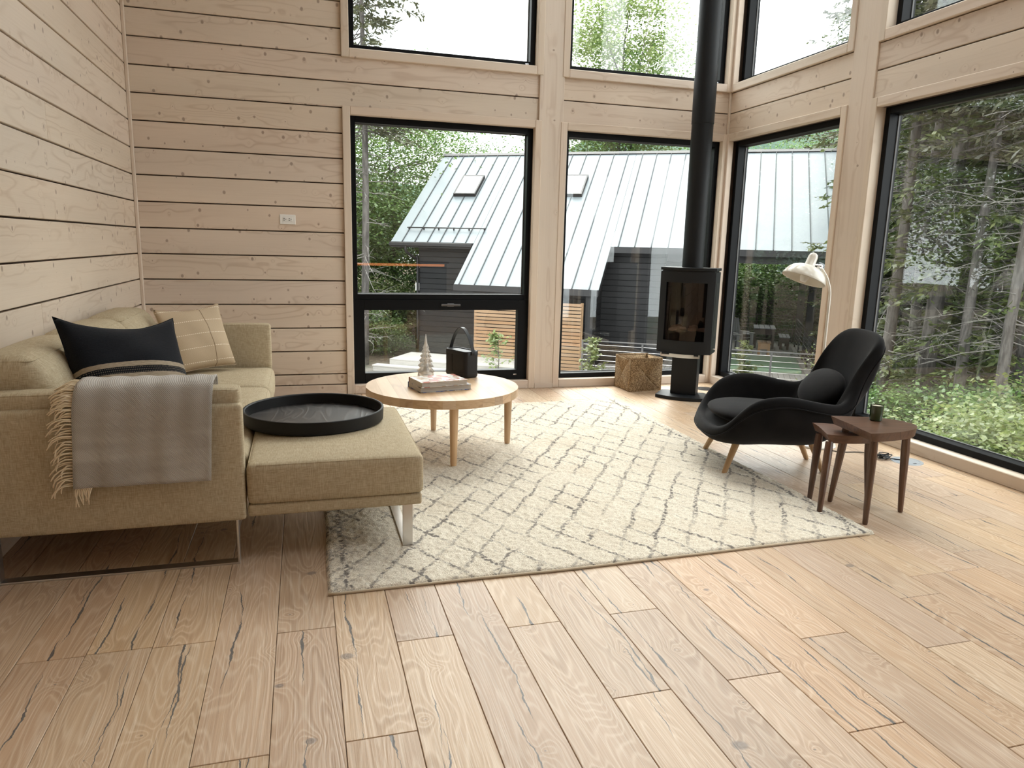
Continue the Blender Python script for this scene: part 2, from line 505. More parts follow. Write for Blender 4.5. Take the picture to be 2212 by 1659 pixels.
def plank_wall(wall, axis, face, inward, lo, hi, holes, z0=0.0, z1=ZC, joints=()):
    """horizontal courses; holes = (a, b, za, zb) rectangles left free"""
    th = .028
    k = -4
    while SEAM0 + PITCH * k < z1:
        a, b = SEAM0 + PITCH * k + GAP / 2, SEAM0 + PITCH * (k + 1) - GAP / 2
        a, b = max(a, z0), min(b, z1)
        k += 1
        if b - a < .02: continue
        levels = sorted({a, b} | {z for h in holes for z in h[2:4] if a < z < b})
        for za, zb in zip(levels[:-1], levels[1:]):
            hs = [(h[0], h[1]) for h in holes if h[2] < (za + zb) / 2 < h[3]]
            for p, q in cut_intervals(lo, hi, hs):
                cuts = [p] + [j for (kk, j) in joints if kk == k - 1 and p + .1 < j < q - .1] + [q]
                for u, v in zip(cuts[:-1], cuts[1:]):
                    f0, f1 = sorted((face, face - inward * th))
                    if axis == 'X': board('plank', M['pine'], wall, u, v, f0, f1, za, zb, 'X', 'Z', .003)
                    else: board('plank', M['pine'], wall, f0, f1, u, v, za, zb, 'Y', 'Z', .003)

def back_board(mb, axis, f0, f1, lo, hi, holes, z0, z1):
    xs = sorted({lo, hi} | {h[0] for h in holes} | {h[1] for h in holes})
    for a, b in zip(xs[:-1], xs[1:]):
        hs = [(h[2], h[3]) for h in holes if h[0] < (a + b) / 2 < h[1]]
        for p, q in cut_intervals(z0, z1, hs):
            if axis == 'X': mb.box(a, b, f0, f1, p, q)
            else: mb.box(f0, f1, a, b, p, q)

# window openings (black frame outer rectangles): (lo, hi, z0, z1)
LOW, HIGH = (.076, 2.257), (2.75, 4.72)
B_WIN = [(.395, 1.934), (2.225, 3.744)]
R_WIN = [(4.637, 6.085), (2.82, 4.288), (1.00, 2.47)]
b_open = [(a - .06, b + .06, -.1, LOW[1] + .06) for a, b in B_WIN] + [(a - .06, b + .06, HIGH[0] - .065, HIGH[1] + .06) for a, b in B_WIN]
r_open = [(a - .06, b + .055, -.1, LOW[1] + .06) for a, b in R_WIN] + [(a - .06, b + .055, HIGH[0] - .075, HIGH[1] + .06) for a, b in R_WIN]
post_b = [(1.985, 2.165, -.1, 9)]
post_r = [(4.343, 4.577, -.1, 9), (2.525, 2.76, -.1, 9)]

wall_back = MB()
back_board(wall_back, 'X', YB + .030, YB + .14, XL - .15, XR + .2, [(a, b, LOW[0] - .01, LOW[1]) for a, b in B_WIN] + [(a, b, *HIGH) for a, b in B_WIN], -.08, ZC)
wall_back = wall_back.build('wall_back', M['gap'])
tag(wall_back, 'back wall of whitewashed pine planks with two window bays', 'wall', kind='structure')
plank_wall(wall_back, 'X', YB, -1, XL, XR, b_open + post_b, z0=.085)
board('post', M['casing'], wall_back, 1.965, 2.185, YB - .022, YB + .03, 0, ZC, 'Z', 'X', .003)

wall_right = MB()
back_board(wall_right, 'Y', XR + .030, XR + .16, YF, YB + .2, [(a, b, LOW[0] - .01, LOW[1]) for a, b in R_WIN] + [(a, b, *HIGH) for a, b in R_WIN], -.08, ZC)
wall_right = wall_right.build('wall_right', M['gap'])
tag(wall_right, 'right wall of whitewashed pine planks with tall windows to the forest', 'wall', kind='structure')
plank_wall(wall_right, 'Y', XR, -1, YF, YB, r_open + post_r, z0=.085)
board('post', M['casing'], wall_right, XR - .012, XR + .03, 4.343, 4.577, 0, ZC, 'Z', 'Y', .003)
board('post', M['casing'], wall_right, XR - .012, XR + .03, 2.525, 2.76, 0, ZC, 'Z', 'Y', .003)

wall_left = MB().box(XL - .16, XL - .030, YF - .1, YB + .15, -.08, ZC).build('wall_left', M['gap'])
tag(wall_left, 'left wall of whitewashed pine planks behind the sofa', 'wall', kind='structure')
lj = [(k, random.uniform(-.5, 1.5)) for k in range(-4, 24, 2)] + [(0, 3.92), (k_ := 3, 2.2)] + [(k, random.uniform(2.0, 4.6)) for k in (5, 8, 10, 13)]
plank_wall(wall_left, 'Y', XL, 1, YF, YB, [], z0=.085, joints=lj)

# front wall behind the camera with its own openings, ceiling
F_WIN = []
wf = MB()
f_open = [(a, b, 1.05, 2.2) for a, b in F_WIN]
back_board(wf, 'X', YF - .15, YF, XL - .15, XR + .2, f_open, -.08, ZC)
wall_front = tag(wf.build('wall_front', M['casing']), 'pine wall behind the camera', 'wall', kind='structure')
ADDED_SKYL = [(2.2, 3.5, 3.2, 5.6), (2.2, 3.5, -.2, 2.4)]      # unseen roof windows, added to brighten the room from above: (x0, x1, y0, y1)
cm = MB()
xs_ = sorted({XL - .2, XR + .2} | {q for w_ in ADDED_SKYL for q in w_[:2]})
for a, b in zip(xs_[:-1], xs_[1:]):
    hs = [(w_[2], w_[3]) for w_ in ADDED_SKYL if w_[0] < (a + b) / 2 < w_[1]]
    for p, q in cut_intervals(YF - .2, YB + .2, hs): cm.box(a, b, p, q, ZC, ZC + .2)
ceiling = tag(cm.build('ceiling', M['casing']), 'high pine ceiling with added roof windows', 'ceiling', kind='structure')
for i_, (a, b, p, q) in enumerate(ADDED_SKYL):
    w_ = thing('window_%d' % (11 + i_), 'unseen roof window added to the high ceiling to brighten the room', 'window', (0, 0, 0), kind='structure')
    m_ = MB()
    for x0, x1, y0, y1 in ((a, a + .05, p, q), (b - .05, b, p, q), (a + .05, b - .05, p, p + .05), (a + .05, b - .05, q - .05, q)): m_.box(x0 + .001, x1 - .001, y0 + .001, y1 - .001, ZC + .12, ZC + .19)
    m_.build('frame', M['black_frame'], w_)
    MB().box(a + .04, b - .04, p + .04, q - .04, ZC + .15, ZC + .156).build('pane', M['pane'], w_)

# corner trims and baseboards
def trim(name, label, *a, **k):
    o = board(name, M['casing'], None, *a, **k)
    return tag(o, label, 'trim', kind='structure')
trim('trim_1', 'narrow pine corner strip between left and back walls', XL, XL + .024, YB - .024, YB, 0, ZC, L='Z', W='X', c=.004)
trim('trim_2', 'narrow pine corner strip beside the stove', XR - .022, XR, YB - .022, YB, 0, ZC, L='Z', W='X', c=.004)
trim('baseboard_back', 'pine baseboard under the back wall left of the window', XL + .024, .333, YB - .018, YB, 0, .08, L='X', W='Z', c=.002)
trim('baseboard_left', 'pine baseboard along the left wall behind the sofa', XL, XL + .018, YF, YB - .024, 0, .08, L='Y', W='Z', c=.002)

def window(name, label, axis, lo, hi, z0, z1, face, frame, sash=None, tagpill=None, low=True):
    """axis X: back wall (outside +Y); axis Y: right wall (outside +X). face: casing front, frame: frame front"""
    w = thing(name, label, 'window', (0, 0, 0), kind='structure')
    def bx(a0, a1, d0, d1, p, q):
        return (a0, a1, d0, d1, p, q) if axis == 'X' else (d0, d1, a0, a1, p, q)
    H = axis
    cw = .06
    cwh = .055 if axis == 'Y' else .06
    # casing boards (they also line the reveal)
    bot = 0.0 if low else z0 - .068
    board('casing', M['casing'], w, *bx(lo - cw, lo, face, frame + .02, bot, z1 + .062), L='Z', W=H, c=.004)
    board('casing', M['casing'], w, *bx(hi, hi + cwh, face, frame + .02, bot, z1 + .062), L='Z', W=H, c=.004)
    board('casing', M['casing'], w, *bx(lo + .0005, hi - .0005, face, frame + .02, z1, z1 + .062), L=H, W='Z', c=.004)
    board('casing', M['casing'], w, *bx(lo + .0005, hi - .0005, face, frame + .02, bot, z0), L=H, W='Z', c=.004)
    fw, d = .042, .105
    m = MB()
    for a0, a1, p, q in ((lo, lo + fw, z0, z1), (hi - fw, hi, z0, z1), (lo + fw, hi - fw, z1 - fw - .005, z1), (lo + fw, hi - fw, z0, z0 + fw)):
        m.box(*bx(a0, a1, frame, frame + d, p, q))
    gz0 = z0 + fw
    if sash:
        t0, t1 = sash
        m.box(*bx(lo + fw, hi - fw, frame, frame + d, t0, t1)); gz0 = t1
    m.build('frame', M['black_frame'], w, bevel=.002, seg=1)
    gd = frame + .085
    g = MB().box(*bx(lo + fw - .006, hi - fw + .006, gd, gd + .006, gz0 - .006, z1 - fw + .001))
    g.build('pane', M['pane'], w)
    s = MB()
    for a0, a1, p, q in ((lo + fw, lo + fw + .006, gz0, z1 - fw - .005), (hi - fw - .006, hi - fw, gz0, z1 - fw - .005),
                         (lo + fw, hi - fw, z1 - fw - .011, z1 - fw - .005), (lo + fw, hi - fw, gz0, gz0 + .006)):
        s.box(*bx(a0, a1, gd - .012, gd, p, q))
    s.build('glazing_bead', M['gasket'], w)
    if sash:
        t0 = sash[0]
        sm = MB(); sw = .094
        for a0, a1, p, q in ((lo + .002, lo + sw, z0 + .002, t0), (hi - sw, hi - .002, z0 + .002, t0),
                             (lo + sw, hi - sw, z0 + .002, z0 + .09), (lo + sw, hi - sw, t0 - .088, t0)):
            sm.box(*bx(a0, a1, frame - .012, frame + .07, p, q))
        so = sm.build('sash', M['black_frame'], w, bevel=.002, seg=1)
        MB().box(*bx(lo + sw - .005, hi - sw + .005, frame + .055, frame + .061, z0 + .085, t0 - .083)).build('pane', M['pane'], so)
        hx, hz = 1.225, t0 - .043
        hm = MB().box(*bx(hx - .085, hx + .085, frame - .034, frame - .022, hz - .009, hz + .009))
        hm.box(*bx(hx - .03, hx + .03, frame - .022, frame - .012, hz - .014, hz + .014))
        hm.build('handle', M['dark_steel'], so, bevel=.003, label='dark steel window handle')
    if tagpill:
        tx, tz = tagpill
        mb = MB().tube([(0, 0, -.014), (0, 0, .014)], .0062, 12)
        mb.v = [(v[2], v[1] * .35, v[0]) for v in mb.v]
        off = -.0135 if sash else -.0015
        if axis == 'X': mb.v = [(v[0] + tx, v[1] + frame + off, v[2] + tz) for v in mb.v]
        else: mb.v = [(v[1] + frame + off, v[0] + tx, v[2] + tz) for v in mb.v]
        mb.build('lock_tag', M['chrome'], w, label='small chrome maker tag')
        dm = MB().tube([(0, 0, 0), (0, -.0012, 0)], .0035, 10)
        dx = tx + .007
        if axis == 'X': dm.v = [(v[0] + dx, v[1] + frame + off - .002, v[2] + tz) for v in dm.v]
        else: dm.v = [(v[1] + frame + off - .002, v[0] + dx, v[2] + tz) for v in dm.v]
        dm.build('lock_dot', M['dark_slot'], w)
    return w

CF, FF = 6.112, 6.18
RF, RFF = 3.783, 3.865
window('window_1', 'tall black-framed back window left of the post with an awning sash below', 'X', *B_WIN[0], *LOW, CF, FF, sash=(.793, .84), tagpill=(1.821, .124))
window('window_2', 'tall black-framed back window behind the stove and basket', 'X', *B_WIN[1], *LOW, CF, FF)
window('window_3', 'upper left black-framed window of the back wall', 'X', *B_WIN[0], *HIGH, CF, FF, tagpill=(1.863, 2.768), low=False)
window('window_4', 'upper right black-framed window of the back wall crossed by the stovepipe', 'X', *B_WIN[1], *HIGH, CF, FF, tagpill=(3.67, 2.768), low=False)
window('window_5', 'tall black-framed window of the right wall behind the floor lamp', 'Y', *R_WIN[0], *LOW, RF, RFF)
window('window_6', 'tall black-framed window of the right wall behind the nesting tables', 'Y', *R_WIN[1], *LOW, RF, RFF)
window('window_7', 'upper black-framed window of the right wall nearest the corner', 'Y', *R_WIN[0], *HIGH, RF, RFF, tagpill=(4.70, 2.768), low=False)
window('window_8', 'upper black-framed window at the top right edge', 'Y', *R_WIN[1], *HIGH, RF, RFF, low=False)
window('window_9', 'tall black-framed window of the right wall beyond the frame', 'Y', *R_WIN[2], *LOW, RF, RFF)
window('window_10', 'upper black-framed window of the right wall beyond the frame', 'Y', *R_WIN[2], *HIGH, RF, RFF, low=False)
trim('trim_3', 'pine plinth block at the foot of the post between the back windows', 1.9945, 2.1645, YB - .030, YB - .0225, 0, .046, L='X', W='Z', c=.002)

# ------------------------------------------------------------------ more materials
def velvet():
    t = NT('charcoal_velvet'); v = t.obj()
    a = t.noise(v, 7.0, 3.0, .6)
    col = t.mix(t.ramp(a, .35, .7), (.0055, .0050, .0054), (.0100, .0090, .0092))
    return t.done(t.pbr(Base__Color=col, Roughness=.85, Normal=t.bump(t.noise(v, 900, 2), .0004),
                        **{'Specular__IOR__Level': .15, 'Sheen__Weight': .085, 'Sheen__Roughness': .35, 'Sheen__Tint': (.9, .88, .9, 1)}))
M['velvet'] = velvet()

def rug_mat():
    t = NT('wool_rug_diamonds'); v = t.obj(); p = t.sep(v)
    w1 = t.noise(v, 7.0, 3.0, .6, out=1); w = t.sep(t.vmath('SUBTRACT', w1, (.5, .5, .5)))
    x = t.math('MULTIPLY_ADD', w[0], .075, p[0]); y = t.math('MULTIPLY_ADD', w[1], .075, p[1])
    fine = t.noise(v, 90.0, 2.0, .6)
    def fam(kx, ky, ph, wid, lo, hi, seed):
        a = t.math('ADD', t.math('ADD', t.math('MULTIPLY', x, kx), t.math('MULTIPLY', y, ky)), ph)
        d = t.math('ABSOLUTE', t.math('SUBTRACT', t.math('FRACT', t.math('ADD', a, 50.5)), .5))
        d = t.math('MULTIPLY_ADD', t.math('SUBTRACT', fine, .5), .11, d)
        m = t.math('SUBTRACT', 1.0, t.ramp(d, wid * .4, wid))
        br = t.ramp(t.noise(t.vmath('ADD', v, (seed, 0, 0)), 3.2, 2.0), lo, hi)
        sp = t.ramp(t.noise(t.vmath('ADD', v, (seed, 5, 0)), 60.0, 2.0), .34, .58)
        return t.math('MULTIPLY', t.math('MULTIPLY', m, br), sp)
    A = fam(1 / .165, -1 / .245, .1, .092, .33, .58, 3.0)
    B = fam(1 / .165, 1 / .28, .35, .082, .34, .62, 9.0)
    # dark line along the two short edges
    e1 = t.math('SUBTRACT', 1.0, t.ramp(t.math('ABSOLUTE', t.math('SUBTRACT', x, .125)), .006, .02))
    e2 = t.math('SUBTRACT', 1.0, t.ramp(t.math('ABSOLUTE', t.math('SUBTRACT', x, 2.452)), .006, .02))
    spk = t.ramp(t.noise(v, 55.0, 2.0), .40, .56)
    edge = t.math('MULTIPLY', t.math('MAXIMUM', e1, e2), spk)
    # heather flecks
    fl = t.math('MULTIPLY', t.ramp(t.noise(v, 75.0, 3.0, .7), .60, .70), .45)
    nearl = t.math('MULTIPLY', t.math('SUBTRACT', 1.0, t.ramp(p[0], .05, .3)), t.ramp(t.noise(v, 28.0, 3.0, .7), .50, .62))
    mk = t.math('MAXIMUM', t.math('MAXIMUM', A, B), t.math('MAXIMUM', edge, t.math('MAXIMUM', fl, t.math('MULTIPLY', nearl, .7))))
    cream = t.mix(t.ramp(t.noise(v, 160.0, 2.0), .3, .7), (.60, .53, .42), (.80, .745, .64))
    cream = t.mix(t.math('MULTIPLY', t.ramp(t.noise(v, 1.7, 2.0), .5, .75), .35), cream, (.56, .46, .34))
    col = t.mix(t.math('MULTIPLY', mk, .88), cream, (.105, .092, .09))
    h = t.noise(v, 210.0, 2.0, .6)
    return t.done(t.pbr(Base__Color=col, Roughness=.95, Normal=t.bump(h, .004), **{'Specular__IOR__Level': .1, 'Sheen__Weight': .1}))
M['rug'] = rug_mat()

def pillow_black_mat():
    t = NT('pillow_black_with_beige_band'); v = t.obj(); p = t.sep(v)
    z = t.math('MULTIPLY_ADD', t.math('SUBTRACT', t.noise(v, 60.0, 1.0), .5), .003, p[2])
    def between(a, b):
        return t.math('MULTIPLY', t.math('GREATER_THAN', z, a), t.math('LESS_THAN', z, b))
    f = t.noise(t.vmath('MULTIPLY', v, (60, 60, 800)), 1.0, 2.0)
    beige = t.mix(t.ramp(f, .35, .7), (.27, .215, .155), (.40, .33, .245))
    blk = t.mix(t.ramp(t.noise(v, 500.0, 2.0), .4, .8), (.006, .007, .010), (.014, .015, .02))
    dots = t.math('GREATER_THAN', t.math('SINE', t.math('MULTIPLY', p[0], 900.0)), .2)
    rows = t.math('GREATER_THAN', t.math('SINE', t.math('MULTIPLY', p[2], 620.0)), .35)
    zig = t.math('MULTIPLY', t.math('MULTIPLY', dots, rows), .55)
    band = t.mix(zig, blk, (.28, .23, .17))
    col = t.mix(t.math('GREATER_THAN', z, .000), beige, blk)
    col = t.mix(between(-.052, -.022), col, band)
    return t.done(t.pbr(Base__Color=col, Roughness=.95, Normal=t.bump(f, .001), **{'Specular__IOR__Level': .12, 'Sheen__Weight': .06}))
M['pillow_black'] = pillow_black_mat()

def pillow_tan_mat():
    t = NT('pillow_tan_with_dashed_lines'); v = t.obj(); p = t.sep(v)
    f = t.n('TexChecker', 1, Vector=t.vmath('MULTIPLY', v, (260, 1, 330)), Scale=1.0)
    base = t.mix(f, (.44, .335, .225), (.53, .42, .295))
    r = t.math('FRACT', t.math('MULTIPLY_ADD', p[2], 1 / .088, 20.42))
    ln = t.math('LESS_THAN', t.math('ABSOLUTE', t.math('SUBTRACT', r, .5)), .024)
    ds = t.math('GREATER_THAN', t.math('SINE', t.math('MULTIPLY', p[0], 520.0)), -.25)
    col = t.mix(t.math('MULTIPLY', ln, ds), base, (.80, .72, .58))
    sx = t.math('ABSOLUTE', t.math('SUBTRACT', p[0], .062))
    col = t.mix(t.math('LESS_THAN', sx, .0022), col, (.20, .14, .085))
    return t.done(t.pbr(Base__Color=col, Roughness=.95, Normal=t.bump(t.noise(v, 500.0, 2.0), .001), **{'Specular__IOR__Level': .12}))
M['pillow_tan'] = pillow_tan_mat()

def throw_mat():
    t = NT('grey_herringbone_throw'); v = t.obj(); p = t.sep(v)
    w = t.n('TexWave', 1, Vector=t.vmath('MULTIPLY', v, (1, 0, 1)), Scale=95.0, Distortion=1.2, Detail=2.0, _bands_direction='DIAGONAL')
    lo = t.noise(t.vmath('MULTIPLY', v, (2, 2, 14)), 1.0, 2.0)
    k = t.math('MULTIPLY_ADD', t.ramp(lo, .35, .7), .35, t.math('MULTIPLY', w, .5))
    col = t.mix(k, (.31, .28, .25), (.55, .53, .50))
    return t.done(t.pbr(Base__Color=col, Roughness=.95, Normal=t.bump(w, .0007), **{'Specular__IOR__Level': .1, 'Sheen__Weight': .1}))
M['throw'] = throw_mat()
M['fringe'] = plain('cream_wool_fringe', (.74, .62, .45), .95)

def weave_mat():
    t = NT('seagrass_weave'); v = t.obj()
    a = t.noise(t.vmath('MULTIPLY', v, (130, 130, 130)), 1.0, 2.0, .6)
    col = t.mix(t.ramp(a, .35, .68), (.17, .105, .055), (.50, .36, .21))
    return t.done(t.pbr(Base__Color=col, Roughness=.8, **{'Specular__IOR__Level': .2}))
M['seagrass'] = weave_mat()

def veneer_tray():
    t = NT('black_stained_tray_floor'); v = t.obj()
    N = t.noise(t.vmath('MULTIPLY', v, (6, 1.6, 6)), 1.0, 2.0, .5, .4)
    s_ = t.math('POWER', t.math('MULTIPLY_ADD', t.math('SINE', t.math('MULTIPLY', N, 60.0)), .5, .5), 3.0)
    col = t.mix(s_, (.013, .0115, .011), (.045, .040, .037))
    return t.done(t.pbr(Base__Color=col, Roughness=.42, Normal=t.bump(s_, .0004), **{'Specular__IOR__Level': .5}))
M['tray_floor'] = veneer_tray()
M['tray_rim'] = plain('black_tray_rim', (.007, .0065, .0065), .5, 0, .3)

def cover_mat(name, cols, sc=9.0, seed=0.0):
    t = NT(name); v = t.vmath('ADD', t.obj(), (seed, 0, 0))
    vor = t.n('TexVoronoi', None, Vector=t.vmath('MULTIPLY', v, (1.6, .8, .3)), Scale=sc * 2.2, _distance='CHEBYCHEV')
    c = t.sep(vor.outputs['Color'])
    n2 = t.noise(v, 42.0, 3.0)
    col = t.mix(t.ramp(c[0], .2, .4), cols[0], cols[1])
    col = t.mix(t.ramp(c[1], .55, .75), col, cols[2])
    col = t.mix(t.math('MULTIPLY', t.ramp(n2, .45, .7), .5), col, cols[3])
    return t.done(t.pbr(Base__Color=col, Roughness=.25, **{'Specular__IOR__Level': .5}))
M['cover_warm'] = cover_mat('printed_cover_warm', [(.50, .36, .24), (.72, .70, .66), (.42, .10, .06), (.30, .22, .16)])
M['cover_dark'] = cover_mat('printed_cover_dark', [(.03, .03, .03), (.60, .58, .55), (.05, .12, .35), (.02, .02, .02)], 12, 4.0)
def pages():
    t = NT('book_pages'); v = t.obj()
    w = t.noise(t.vmath('MULTIPLY', v, (3, 3, 900)), 1.0, 1.0)
    return t.done(t.pbr(Base__Color=t.mix(t.ramp(w, .3, .7), (.36, .33, .29), (.56, .53, .48)), Roughness=.9))
M['pages'] = pages()
M['speaker_shell'] = plain('black_speaker_shell', (.008, .008, .009), .42, 0, .35)
def grille():
    t = NT('speaker_grille'); v = t.obj()
    vor = t.n('TexVoronoi', 0, Vector=v, Scale=330.0)
    return t.done(t.pbr(Base__Color=c4((.006, .006, .0065)), Roughness=.55, Metallic=.2, Normal=t.bump(vor, .0008)))
M['speaker_grille'] = grille()
M['speaker_tray'] = plain('grey_rubber_tray', (.09, .095, .10), .5)
M['crystal'] = (lambda t: t.done(t.pbr(Base__Color=(.93, .92, .89, 1), Roughness=.12, IOR=1.38, **{'Transmission__Weight': .68})))(NT('pressed_glass'))
M['candle_glass'] = (lambda t: t.done(t.pbr(Base__Color=(.028, .048, .022, 1), Roughness=.08, **{'Coat__Weight': .4})))(NT('dark_green_glass'))
M['wax'] = plain('pale_wax', (.62, .58, .45), .5)

# ------------------------------------------------------------------ sofa
sofa = thing('sectional_sofa', 'oatmeal linen sectional sofa with chaise on polished steel legs', 'sofa', (-.7, 4.05, 0), world=True)

def cushion(name, x0, x1, y0, y1, z0, z1, r, bulge=(0, 0, 0), n=12, label=None, shear=None, mat='linen', piping=True, extra=None):
    c = Vector(((x0 + x1) / 2, (y0 + y1) / 2, (z0 + z1) / 2)); h = ((x1 - x0) / 2, (y1 - y0) / 2, (z1 - z0) / 2)
    def fn(w, nd):
        u, v, t = w.x / h[0], w.y / h[1], w.z / h[2]
        w = w.copy()
        fu, fv, ft = max(0, 1 - u * u), max(0, 1 - v * v), max(0, 1 - t * t)
        w.z += math.copysign(1, t) * abs(t) * bulge[2] * fu ** .7 * fv ** .7
        w.x += u * bulge[0] * fv * ft
        w.y += v * bulge[1] * fu * ft
        if extra: w = extra(w, u, v, t)
        return w
    mb = rcube(h, r, n, 3, fn)
    if shear: mb.v = [tuple(shear(Vector(p))) for p in mb.v]
    mb.v = [(p[0] + c.x, p[1] + c.y, p[2] + c.z) for p in mb.v]
    o = mb.build(name, M[mat], sofa, smooth=True, label=label)
    if piping:
        for t in ((1,) if piping == 1 else (1, -1)):
            pts = []
            i = r * .3
            for k in range(60):
                a = 2 * PI * k / 60
                ca, sa = math.cos(a), math.sin(a)
                q = 1 / max(abs(ca), abs(sa))
                sx, sy = ca * q, sa * q
                p = Vector((sx * (h[0] - i), sy * (h[1] - i), t * (h[2] - i)))
                w = fn(p, None)
                if shear: w = Vector(shear(w))
                pts.append(w + c)
            MB().tube(pts, .0028, 5, closed=True).build('seam_piping', M['linen'], o, smooth=True)
    return o

CH_L, CH_R = -.236, .455      # chaise extension in x
# base frame
cushion('base_frame', -1.12, -.25, 2.915, 5.20, .20, .262, .012, n=3, piping=False)
cushion('chaise_frame', -.233, .452, 2.845, 3.775, .198, .248, .012, n=4, piping=False)
# arms: outer panel and the higher inner pad
cushion('arm_panel', -1.155, -.238, 2.842, 2.905, .188, .652, .016, (0, .006, .004), n=8, piping=False)
cushion('arm_pad', -1.10, -.246, 2.872, 2.985, .40, .708, .022, (0, .004, .006), n=8, piping=1)
cushion('arm_panel', -1.155, -.226, 5.190, 5.252, .188, .652, .016, (0, .006, .004), n=8, piping=False)
cushion('arm_pad', -1.10, -.222, 5.105, 5.205, .40, .708, .022, (0, .006, .006), n=8, piping=1)
cushion('back_panel', -1.175, -1.085, 2.905, 5.20, .188, .690, .02, n=10, piping=False)
# seat cushions
ys = [2.988, 3.70, 4.405, 5.100]
cushion('seat_cushion', -1.08, -.232, ys[0], ys[1] - .003, .262, .418, .035, (.0, .0, .012), piping=False)
for a, b in ((ys[1], ys[2]), (ys[2], ys[3])):
    cushion('seat_cushion', -1.08, -.206, a + .001, b - .001, .262, .418, .042, (.012, .003, .024), piping=2)
def chaise_shape(w, u, v, t): return w
cushion('chaise_cushion', -.233, .458, 2.838, 3.778, .249, .412, .022, (.006, .006, .020), n=14, piping=1)
# back cushions: wedges leaning on the back panel
def lean(p):
    k = (p.z + .2) / .4
    return (p.x - .15 * k + .02 * (1 - k), p.y, p.z)
for a, b in zip(ys[:-1], ys[1:]):
    cushion('back_cushion', -1.03, -.81, a + .003, b - .003, .418, .822, .06, (.03, .004, .014), shear=lean, piping=2)
# steel sled legs
def sled(name, x0, x1, y0, y1, w=.022, th=.008, axis='X', ztop=.195, foot=0.0):
    m = MB()
    if axis == 'X':   # loop lying in the XZ plane, w deep in y
        m.box(x0, x0 + th, y0, y0 + w, foot, ztop); m.box(x1 - th, x1, y0, y0 + w, foot, ztop)
        m.box(x0 + th, x1 - th, y0, y0 + w, foot, foot + th)
    else:
        m.box(x0, x0 + w, y0, y0 + th, foot, ztop); m.box(x0, x0 + w, y1 - th, y1, foot, ztop)
        m.box(x0, x0 + w, y0 + th, y1 - th, foot, foot + th)
    return m.build(name, M['steel'], sofa, bevel=.001, seg=1, label='polished steel sled leg')
sled('leg', -1.105, -.272, 2.862, 0, w=.045)
sled('leg', .372, 0, 2.858, 3.74, w=.042, axis='Y', foot=.0168, ztop=.198)
sled('leg', -1.105, -.272, 5.14, 0, w=.045)

# ------------------------------------------------------------------ pillows
def pillow(name, label, mat, loc, w, h, thick, rot, corner=.05, sag=0.0, n=30, group=None, stripe=None):
    root = thing(name, label, 'pillow', loc)
    root.rotation_mode = 'YXZ'; root.rotation_euler = rot
    mb = MB(); ids = {}
    for s_ in (-1, 1):
        for i in range(n + 1):
            for j in range(n + 1):
                u = -1 + 2 * i / n; v = -1 + 2 * j / n
                edge = max(abs(u), abs(v)) > .9999
                if edge and (i, j) in ids: ids[(s_, i, j)] = ids[(i, j)]; continue
                b = (max(0, (1 - u ** 2)) * max(0, (1 - v ** 2))) ** .42
                x = w / 2 * u * (1 - corner * (1 - v * v)) * (1 + .02 * v)
                z = h / 2 * v * (1 - corner * (1 - u * u))
                z -= sag * (1 - u * u) * (v * .5 + .5) ** 2
                wr = .004 * math.sin(5 * u + 3 * v) * b + .003 * math.sin(9 * v - 4 * u) * b
                y = s_ * (thick / 2 * b * (1 + .25 * (-v)) + wr)
                k = len(mb.v); mb.v.append((x, y, z)); ids[(s_, i, j)] = k
                if edge: ids[(i, j)] = k
        for i in range(n):
            for j in range(n):
                q = [ids[(s_, i, j)], ids[(s_, i + 1, j)], ids[(s_, i + 1, j + 1)], ids[(s_, i, j + 1)]]
                mb.f.append(tuple(q if s_ < 0 else q[::-1]))
    o = mb.build('cover', mat, root, smooth=True)
    pts = [mb.v[ids[(i, 0)]] for i in range(n)] + [mb.v[ids[(n, j)]] for j in range(n)] + [mb.v[ids[(i, n)]] for i in range(n, 0, -1)] + [mb.v[ids[(0, j)]] for j in range(n, 0, -1)]
    MB().tube(pts, .0025, 5, closed=True).build('seam', mat, root, smooth=True)
    return root, o
pillow('throw_pillow', 'large black pillow with a beige lower band, behind the grey throw', M['pillow_black'], (-.718, 3.345, .700), .485, .52, .25,
       (math.radians(-31), math.radians(5), math.radians(38)), .07, .045)
pillow('throw_pillow', 'tan woven pillow with white dashed lines in the far sofa corner', M['pillow_tan'], (-.655, 4.865, .652), .415, .42, .15,
       (math.radians(-24), math.radians(-3), math.radians(34)), .055, .02)

